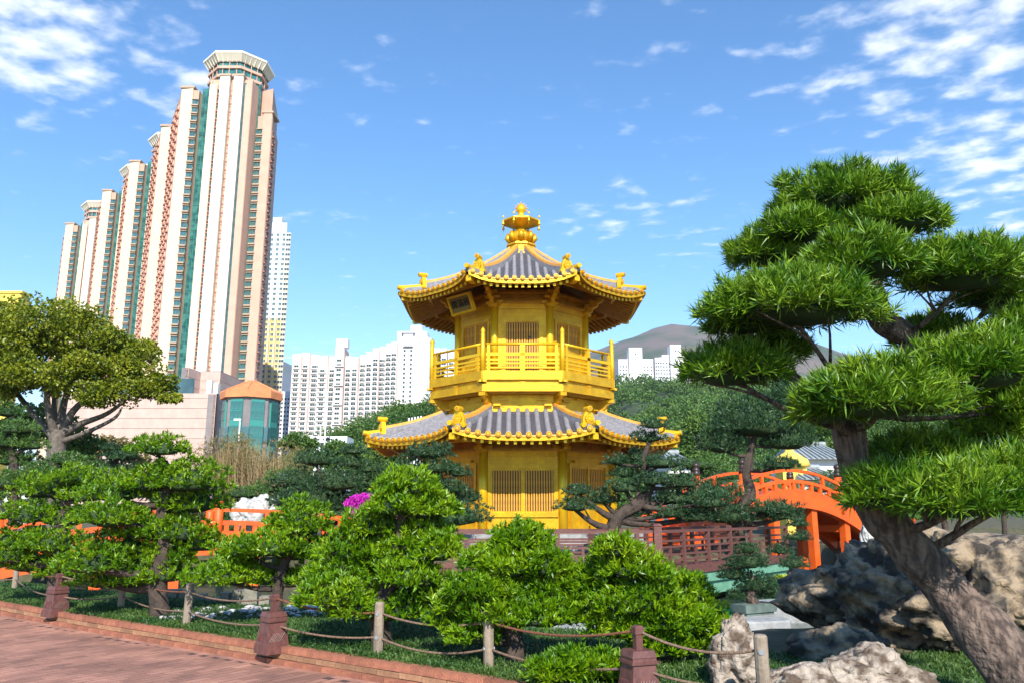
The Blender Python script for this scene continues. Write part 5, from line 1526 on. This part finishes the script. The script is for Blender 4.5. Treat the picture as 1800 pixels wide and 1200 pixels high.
pad_tree('clipped_tree', 'tall cone-shaped clipped tree with pale new shoots behind the rope post', 9.0,
    [(672, 1112, 17), (668, 1070, 16), (690, 1010, 14), (700, 950, 11), (712, 890, 7), (716, 850, 4)],
    [(716, 850, 56, 26), (755, 890, 52, 26), (690, 885, 42, 24), (650, 922, 55, 26), (740, 938, 68, 30), (620, 962, 60, 26), (690, 975, 60, 28), (770, 965, 42, 26), (600, 1000, 55, 24), (720, 1010, 62, 26), (585, 1045, 65, 28), (650, 1030, 48, 26), (710, 1068, 48, 26), (630, 1070, 55, 24), (760, 1040, 40, 22)],
    group=G1, **LB)
pad_tree('clipped_tree', 'layered clipped tree with a bare dark trunk beside the timber rope post', 8.2,
    [(903, 1170, 18), (905, 1130, 16), (900, 1080, 14), (905, 1020, 11), (910, 960, 6)],
    [(918, 945, 52, 26), (955, 990, 48, 26), (865, 985, 52, 24), (895, 995, 50, 24), (845, 1030, 60, 26), (950, 1030, 62, 28), (1000, 1015, 40, 22), (810, 1060, 45, 22), (880, 1075, 60, 26), (950, 1080, 60, 26), (830, 1112, 52, 24), (790, 1085, 40, 20)],
    group=G1, **LB)
pad_tree('clipped_tree', 'dense layered clipped tree between the water and the pale rock', 7.9,
    [(1150, 1180, 16), (1145, 1140, 14), (1120, 1080, 12), (1105, 1020, 9), (1085, 960, 5)],
    [(1085, 962, 40, 20), (1115, 995, 58, 28), (1068, 1005, 46, 26), (1040, 1040, 45, 28), (1120, 1050, 85, 34), (1200, 1040, 50, 30), (1040, 1075, 55, 28), (1180, 1085, 70, 30), (1235, 1095, 42, 26), (1100, 1100, 62, 28), (1160, 1135, 50, 26), (1225, 1125, 40, 22)],
    group=G1, **LB)
pad_tree('clipped_bush', 'low clipped bright green bush in front of the water beside the bollard', 7.2,
    [(1030, 1215, 9), (1028, 1190, 8), (1030, 1165, 5)],
    [(1010, 1165, 55, 20), (1060, 1172, 45, 20), (975, 1180, 40, 18), (1030, 1190, 60, 18)], group='clipped bushes at the fence', cat='bush', **LB)

# ------------------------------------------------------------------ big leaning pine on the right
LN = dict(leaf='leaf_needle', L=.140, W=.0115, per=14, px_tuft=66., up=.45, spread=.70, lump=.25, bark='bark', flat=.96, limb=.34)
pad_tree('leaning_pine', 'large leaning podocarpus pine with layered cloud foliage over the rocks', 6.6,
    [(1865, 1260, 54, -.5), (1755, 1140, 44, -.25), (1668, 1040, 39, 0), (1590, 950, 35, 0), (1533, 880, 31, 0), (1500, 810, 29, 0), (1492, 750, 28, 0), (1520, 690, 26, .1), (1585, 650, 24, .2), (1600, 600, 21, .25), (1550, 560, 22, .2), (1530, 490, 17, .1), (1520, 420, 11, 0), (1505, 360, 6, 0)],
    [(1490, 345, 125, 48, .1), (1575, 385, 85, 32, -.2), (1410, 400, 62, 34, -.1), (1350, 440, 70, 40, .2), (1510, 455, 105, 48, -.5), (1690, 470, 108, 56, -.2), (1760, 510, 75, 48, .3), (1395, 530, 148, 58, -.5), (1310, 560, 62, 36, -.2), (1290, 645, 88, 42, -.1), (1350, 610, 62, 32, .3), (1545, 690, 118, 56, -.7), (1460, 715, 60, 36, -.5), (1730, 640, 112, 56, -.5), (1800, 590, 62, 48, 0), (1640, 590, 60, 36, .6), (1620, 800, 108, 38, .3), (1760, 745, 80, 44, .3), (1560, 862, 70, 42, -.4), (1680, 870, 110, 52, -.6), (1780, 850, 80, 60, -.4), (1800, 700, 70, 46, .2)],
    base_z=.0, depth=.75, bscale=.8, **LN)

# ------------------------------------------------------------------ darker pines around the pavilion
LP = dict(leaf='leaf_pine', per=8, px_tuft=26., up=.5, spread=.8, lump=.2, depth=.8)
G2 = 'dark cloud-pruned pines round the pond'
pad_tree('cloud_pine', 'dark cloud-pruned pine before the left side of the pavilion', 23.0,
    [(770, 960, 8), (765, 900, 8), (775, 850, 6), (760, 800, 4)],
    [(756, 792, 42, 17), (722, 820, 34, 14), (770, 820, 30, 14), (806, 828, 22, 12), (788, 856, 36, 14), (822, 872, 24, 12), (770, 884, 30, 14), (805, 903, 56, 26), (740, 860, 26, 13)], L=.13, W=.022, group=G2, **LP)
pad_tree('cloud_pine', 'twisted dark pine before the right side of the pavilion', 22.0,
    [(1055, 945, 13), (1085, 912, 12), (1120, 885, 10), (1145, 850, 7), (1130, 810, 5), (1150, 760, 3)],
    [(1150, 745, 27, 10), (1140, 768, 34, 11), (1085, 808, 24, 11), (1122, 800, 24, 12), (1160, 812, 44, 14), (1098, 830, 26, 11), (1150, 842, 36, 13), (1015, 862, 26, 10), (1010, 888, 34, 13), (1060, 875, 34, 13), (1100, 855, 40, 13), (1190, 872, 52, 17), (1110, 900, 30, 11), (1200, 846, 34, 13), (1245, 880, 44, 16), (1225, 905, 40, 14), (1180, 900, 34, 12)], L=.12, W=.02, group=G2, **LP)
pad_tree('cloud_pine', 'slender dark pine with broad tufted crown before the vermilion bridge', 23.6,
    [(1292, 935, 12), (1300, 905, 10), (1318, 870, 9), (1312, 830, 8), (1320, 790, 6), (1330, 755, 4)],
    [(1330, 735, 82, 44), (1395, 700, 50, 30), (1270, 775, 42, 28), (1385, 770, 48, 26), (1255, 862, 48, 18), (1275, 905, 50, 18), (1355, 893, 52, 13), (1375, 905, 36, 10), (1370, 815, 40, 12), (1215, 890, 34, 14)], L=.19, W=.022, group=G2, **{**LP, 'px_tuft': 34.})
pad_tree('cloud_pine', 'wide dark pine mound behind the round-topped clipped tree', 30.0,
    [(575, 930, 8), (570, 880, 7), (565, 830, 5)],
    [(556, 806, 40, 15), (530, 840, 50, 20), (590, 845, 52, 22), (545, 872, 62, 24), (610, 880, 46, 24), (510, 880, 36, 18), (600, 905, 40, 18)], L=.15, W=.026, group=G2, **LP)
pad_tree('cloud_pine', 'small layered dark pine between the wide pine mound and the pavilion roof', 33.0,
    [(640, 900, 4), (632, 850, 4), (626, 800, 3)],
    [(622, 790, 26, 10), (618, 812, 32, 10), (648, 822, 28, 10), (630, 838, 36, 11), (655, 862, 34, 14), (680, 840, 24, 12)], L=.14, W=.026, group=G2, **LP)
pad_tree('cloud_pine', 'small near-black layered pine below the spreading tree', 30.0,
    [(208, 850, 4), (205, 820, 4), (200, 795, 3)],
    [(194, 786, 18, 7), (205, 802, 28, 8), (225, 798, 18, 7), (190, 815, 26, 8), (222, 820, 24, 9), (205, 834, 34, 9)], L=.13, W=.026, group=G2, **LP)
pad_tree('cloud_pine', 'tall dark pine at the far left edge behind the clipped trees', 24.0,
    [(30, 920, 8), (25, 840, 7), (15, 760, 5)],
    [(15, 722, 30, 14), (30, 752, 38, 14), (5, 775, 36, 16), (52, 780, 30, 13), (25, 805, 44, 18), (60, 830, 34, 16), (10, 845, 46, 20)], L=.14, W=.024, group=G2, **{**LP, 'leaf': 'leaf_pine_light'})
for j, (px, py, Y, lab) in enumerate([(120, 822, 27, 'light green pine mound beside the near-black pine'), (900 - 470, 880, 33, 'light green pine mound beyond the vermilion rail'), (560 - 60, 850, 36, 'soft yellow-green pine mound in front of the brown thicket'), (1230, 830, 34, 'green pine mound between the twisted pine and the slender pine'), (1480, 850, 38, 'layered green pine beyond the vermilion bridge'), (1650, 770, 30, 'green pine mound seen below the big pine boughs')]):
    pad_tree('pine_mound', lab, Y, [(px, py + 60, 5), (px, py + 20, 5), (px + 4, py - 10, 3)],
        [(px, py - 14, 40, 12), (px - 32, py + 6, 38, 12), (px + 34, py + 4, 38, 13), (px, py + 22, 58, 14), (px + 20, py + 44, 60, 18), (px - 34, py + 40, 48, 16)], L=.15, W=.028, group='lighter pine mounds round the pond', **{**LP, 'leaf': 'leaf_pine_light'})
# magenta bougainvillea by the wide pine
p = at(632, 885, 27); root = empty('flowering_shrub', (p.x, p.y, .3), 'magenta flowering shrub beside the wide dark pine', 'shrub')
for dx_, dz_, r_ in ((-.15, 0, .32), (.18, .12, .26), (0, -.28, .26)):
    V_, Q_ = pad_geo((dx_, 0, p.z - .3 + dz_), r_, r_ * .7, r_ * .8, 120, 6, .09, .07, seed=3)
    obj('blossom', quads_mesh('blossom', V_, Q_, 'flower_magenta'), root)
MB().tube([(0, 0, 0), (.05, 0, p.z - .5)], [.05, .03], 6).build('stem', ['bark_dark'], root)

# ------------------------------------------------------------------ spreading broadleaf tree on the left
def leafy_tree(name, label, Y, trunk_px, limbs, crown, leaf, nleaf, lsize, bark, base_z=.3, cat='tree', group=None):
    s_ = ppm(Y); b0 = at(trunk_px[0][0], trunk_px[0][1], Y); org = Vector((b0.x, Y, base_z)); root = empty(name, org, label, cat, group)
    tp = [(*(at(q[0], q[1], Y) - org), q[2] / s_) for q in trunk_px]; tp[0] = (0, 0, -.2, tp[0][3])
    sp_ = smooth_path(tp, 6); MB().tube([Vector(q[:3]) for q in sp_], [q[3] for q in sp_], 10).build('trunk', [bark], root, smooth=True)
    for l in limbs:
        lp = [(*(at(q[0], q[1], Y + q[3]) - org), q[2] / s_) for q in l]; sp_ = smooth_path(lp, 5)
        MB().tube([Vector(q[:3]) for q in sp_], [q[3] for q in sp_], 7).build('limb', [bark], root, smooth=True)
    AV, AQ = [], []; off = 0
    tot = sum(c[2] * c[3] for c in crown)
    for ci, (px, py, hw, hh, dY) in enumerate(crown):
        c = at(px, py, Y + dY) - org; rx, rz = hw / s_, hh / s_
        nsub = 9
        for k in range(nsub):                         # each mass is made of small leaf sprays
            a = unit(rng.normal(size=(1, 3)))[0] * rng.uniform(.35, 1.0); cc = (c.x + a[0] * rx * .8, c.y + a[1] * rx * .8, c.z + a[2] * rz * .8)
            r_ = rx * rng.uniform(.22, .42); n_ = max(8, int(nleaf * hw * hh / tot / nsub / 3))
            V_, Q_ = pad_geo(cc, r_ * 1.2, r_ * 1.2, r_ * .8, n_, 3, lsize, lsize * .6, seed=ci * 10 + k, up=.2, spread=1.1, down=1.0, bottom=-1, lump=.3)
            AV.append(V_); AQ.append(Q_ + off); off += len(V_)
    obj('crown', quads_mesh('crown', np.concatenate(AV), np.concatenate(AQ), leaf), root)
    return root
leafy_tree('spreading_tree', 'wide spreading olive-green tree with many pale limbs before the pink podium', 36.0,
    [(95, 900, 16), (98, 830, 15), (100, 780, 15), (105, 755, 12)],
    [[(105, 765, 9, 0), (140, 745, 6, 0), (190, 725, 4, -.5), (235, 690, 2, -1)], [(108, 760, 8, 0), (130, 720, 6, 0), (175, 680, 4, .5), (215, 640, 2, .6)], [(104, 760, 9, 0), (112, 710, 6, .5), (130, 650, 4, 1), (145, 600, 2, 1)], [(98, 765, 8, 0), (85, 720, 6, -.5), (80, 660, 4, -.5), (70, 600, 2, -.6)], [(96, 770, 7, 0), (60, 730, 5, .5), (30, 690, 4, .8), (0, 650, 2, 1)], [(110, 775, 6, 0), (150, 760, 4, -.4), (200, 735, 3, -.6), (215, 715, 1.5, -.7)], [(100, 760, 6, 0), (95, 700, 4, 1), (105, 640, 3, 1.4), (100, 580, 1.5, 1.5)]],
    [(100, 585, 110, 50, 0), (30, 600, 80, 55, .5), (180, 610, 80, 50, .5), (60, 650, 90, 45, -1), (150, 650, 80, 40, -.8), (225, 650, 60, 42, 0), (270, 670, 45, 36, -.5), (10, 680, 60, 40, 0), (200, 685, 60, 28, -1), (300, 700, 24, 18, -.5), (110, 560, 70, 28, 1), (-40, 640, 70, 70, .5), (250, 620, 40, 30, .8), (20, 550, 50, 25, .6)],
    'leaf_olive', 84000, .16, 'bark_pale')
leafy_tree('dark_tree', 'dark evergreen standing behind the spreading tree trunk', 41.0, [(120, 900, 6), (118, 800, 6), (115, 740, 4)], [],
    [(110, 760, 60, 40, 0), (60, 750, 60, 45, 0), (140, 790, 45, 30, 0), (20, 770, 50, 40, 0)], 'leaf_forest', 9000, .22, 'bark_dark')
# brown leafless thicket
th = MB()
for i in range(900):
    px = random.gauss(435, 55); 
    if px < 325 or px > 545: continue
    b = at(px, 890, 44 + random.uniform(-2, 3)); b.z = .4
    tipy = 765 + 40 * abs(px - 425) / 100 + random.uniform(0, 50)
    t_ = at(px + random.gauss(0, 14), tipy, b.y)
    m1 = b.lerp(t_, .5) + Vector((random.gauss(0, .15), 0, 0))
    th.tube([b, m1, t_], [.022, .015, .006], 3)
root = empty('bare_thicket', (at(435, 890, 44).x, 44, .4), 'brown leafless shrub thicket below the octagonal building', 'shrub')
for v in range(len(th.v)): th.v[v] = (th.v[v][0] - root.location.x, th.v[v][1] - 44, th.v[v][2] - .4)
th.build('stems', ['twig_brown'], root)
AV, AQ = [], []; off = 0
for i in range(46):
    px = random.gauss(425, 52); py = 800 + abs(px - 425) * .25 + random.uniform(-25, 45); c = at(px, py, 44 + random.uniform(-1.5, 2)) - root.location
    V_, Q_ = pad_geo(c, .7, .7, .8, 120, 3, .22, .03, seed=i, up=.5, spread=.6, down=1, bottom=-1)
    AV.append(V_); AQ.append(Q_ + off); off += len(V_)
obj('twigs', quads_mesh('twigs', np.concatenate(AV), np.concatenate(AQ), 'leaf_dry'), root)
leafy_tree('dry_shrub', 'dry tan shrub against the pink podium wall', 46.0, [(200, 850, 3), (200, 800, 3), (205, 780, 2)], [], [(200, 785, 42, 24, 0), (235, 800, 30, 22, 0), (165, 800, 28, 20, 0)], 'leaf_dry', 5000, .2, 'bark_pale')
leafy_tree('small_tree', 'small flat-topped green tree beside the white gateway', 60.0, [(525, 830, 3), (524, 790, 3), (525, 775, 2)], [], [(525, 768, 28, 9, 0), (510, 780, 22, 8, 0), (545, 782, 24, 8, 0)], 'leaf_forest', 4000, .22, 'bark_dark')
for i, (px, py, Y, hw, hh, lab) in enumerate([(690, 770, 58, 60, 34, 'bushy green tree left of the pavilion lower roof'), (600, 800, 62, 60, 30, 'low green tree below the white gateway'), (1120, 770, 60, 60, 46, 'bushy green tree right of the pavilion lower roof'), (1225, 760, 66, 70, 46, 'round green tree at the foot of the wooded hill'), (1320, 720, 90, 80, 50, 'green tree on the wooded hill behind the big pine'), (1440, 760, 70, 70, 40, 'dark green tree behind the grey roofed hall'), (1640, 720, 60, 120, 60, 'green trees behind the boughs of the big pine'), (60, 850, 40, 70, 30, 'dark shrubbery under the spreading tree'), (300, 850, 42, 80, 26, 'dark shrubbery before the pink podium'), (1760, 800, 40, 90, 60, 'dark green tree behind the big pine at the garden edge')]):
    leafy_tree('garden_tree', lab, Y, [(px, 900, 4), (px, py + 20, 4), (px + 2, py, 2)], [], [(px, py - hh * .3, hw * .7, hh * .7, 0), (px - hw * .5, py + hh * .2, hw * .5, hh * .6, 0), (px + hw * .5, py + hh * .2, hw * .5, hh * .6, .5), (px, py + hh * .7, hw * .8, hh * .5, -.5)], 'leaf_forest', 9000, .2 * Y / 55, 'bark_dark', group='green trees beyond the pond')

# ------------------------------------------------------------------ small things beyond the pond
gw = empty('white_gateway', (at(575, 800, 70).x, 70, 0), 'white slab gateway with two dark emblems beyond the garden', 'gateway')
x0, x1 = at(545, 770, 70).x - gw.location.x, at(610, 770, 70).x - gw.location.x; zt, zb2 = at(575, 766, 70).z, at(575, 777, 70).z
MB().box(x0, x1, 0, 3, zb2, zt).build('lintel', ['white_paint'], gw)
for x in (x1 - .5, x0 + .3): MB().box(x, x + .5, .5, 2.5, 0, zb2).build('pillar', ['white_paint'], gw)
for px in (554, 576):
    x = at(px, 770, 70).x - gw.location.x; e = MB()
    for k in range(4):
        a = k * math.pi / 2; e.tube([(x + .13 * math.cos(a), -.03, (zt + zb2) / 2 + .10 * math.sin(a)), (x + .13 * math.cos(a), .02, (zt + zb2) / 2 + .10 * math.sin(a))], .12, 8)
    e.tube([(x - .34, -.03, (zt + zb2) / 2), (x - .34, .02, (zt + zb2) / 2)], .09, 6).tube([(x + .34, -.03, (zt + zb2) / 2), (x + .34, .02, (zt + zb2) / 2)], .09, 6)
    e.build('emblem', ['ink'], gw)
for lab, px, top, Y in (('thin grey lamp pole in front of the white gateway', 575, 690, 66), ('shorter lamp pole beside the white gateway', 564, 748, 66), ('thin white lamp post before the octagonal building', 422, 738, 60)):
    p = at(px, top, Y); root = empty('lamp_post', (p.x, Y, 0), lab, 'lamp post', 'lamp posts beyond the garden')
    MB().tube([(0, 0, 0), (0, 0, p.z)], [.09, .05], 8).build('pole', ['white_paint'], root); MB().box(-.45, .08, -.1, .1, p.z - .02, p.z + .12).build('lamp_head', ['white_paint'], root)
for i in range(5):
    p = at(719 + i * 5.3, 734 - i * .9, 75); b = at(719 + i * 5.3, 752, 75)
    tag(MB().tube([(0, 0, 0), (0, 0, p.z)], .09, 6).build('white_pole', ['white_paint'], None, (p.x, 75, 0)), 'short white pole in the row rising behind the lower pavilion roof', 'pole', 'white poles in a row')
# grey-roofed halls beyond the right bridge
def hall(label, px0, px1, pe, pt, Y, wallm='white_wall'):
    a, b = at(px0, pe, Y), at(px1, pe, Y); zt_ = at(px0, pt, Y).z; w_ = b.x - a.x
    root = empty('tiled_hall', (a.x, Y, 0), label, 'hall', 'grey roofed halls beyond the pond')
    MB().box(w_ * .08, w_ * .92, .5, 6, 0, a.z).build('wall', [wallm], root)
    rf_ = MB().add([(0, 0, a.z), (w_, 0, a.z), (w_ * .88, 3.2, zt_), (w_ * .12, 3.2, zt_), (0, 6.4, a.z), (w_, 6.4, a.z)], [(0, 1, 2, 3), (3, 2, 5, 4), (0, 3, 4), (1, 5, 2), (0, 4, 5, 1)])
    ro_ = rf_.build('roof', ['roof_slate'], root)
    n = int(w_ / .3)
    for k in range(n):
        x = (k + .5) * w_ / n; xt = w_ * .12 + (x / w_) * w_ * .76
        MB().tube([(x, -.03, a.z + .04), (xt, 3.2, zt_ + .04)], .06, 5).build('roof_tile', ['roof_slate'], ro_)
    MB().tube([(w_ * .1, 3.2, zt_ + .1), (w_ * .9, 3.2, zt_ + .1)], .16, 8).build('ridge', ['roof_slate'], ro_)
hall('small grey tiled roof beside the lower pavilion eave', 1172, 1222, 812, 790, 40)
hall('grey roofed hall with pale walls beyond the vermilion bridge', 1405, 1500, 806, 775, 46)
hall('lower pale hall roof under the bigger hall', 1412, 1490, 842, 818, 42)
gl = at(1388, 800, 44); root = empty('golden_lantern', (gl.x, 44, 0), 'yellow rounded roof of a small shrine behind the vermilion bridge', 'shrine')
MB().box(-.65, .65, -.65, .65, 0, gl.z - .6).build('wall', ['yellow_flat'], root); MB().lathe([(1.05, gl.z - .6), (.95, gl.z - .25), (.6, gl.z + .0), (.25, gl.z + .2), (.18, gl.z + .5), (.3, gl.z + .7), (.08, gl.z + 1.0)], 14).build('roof', ['yellow_flat'], root, smooth=True)

# ------------------------------------------------------------------ haze: thin even air round everything
mh = bpy.data.materials.new('haze'); mh.use_nodes = True; th_ = mh.node_tree; th_.nodes.clear()
pvn = th_.nodes.new('ShaderNodeVolumePrincipled'); pvn.inputs['Color'].default_value = (.80, .88, 1.0, 1); pvn.inputs['Density'].default_value = .00008; pvn.inputs['Anisotropy'].default_value = 0.0
on_ = th_.nodes.new('ShaderNodeOutputMaterial'); th_.links.new(pvn.outputs[0], on_.inputs['Volume'])
M['haze'] = mh
hzb = MB().box(-6500, 6500, -400, 9300, -4, 760).build('haze', ['haze'])
tag(hzb, 'thin pale air between the garden and the far mountains', 'haze', kind='stuff')
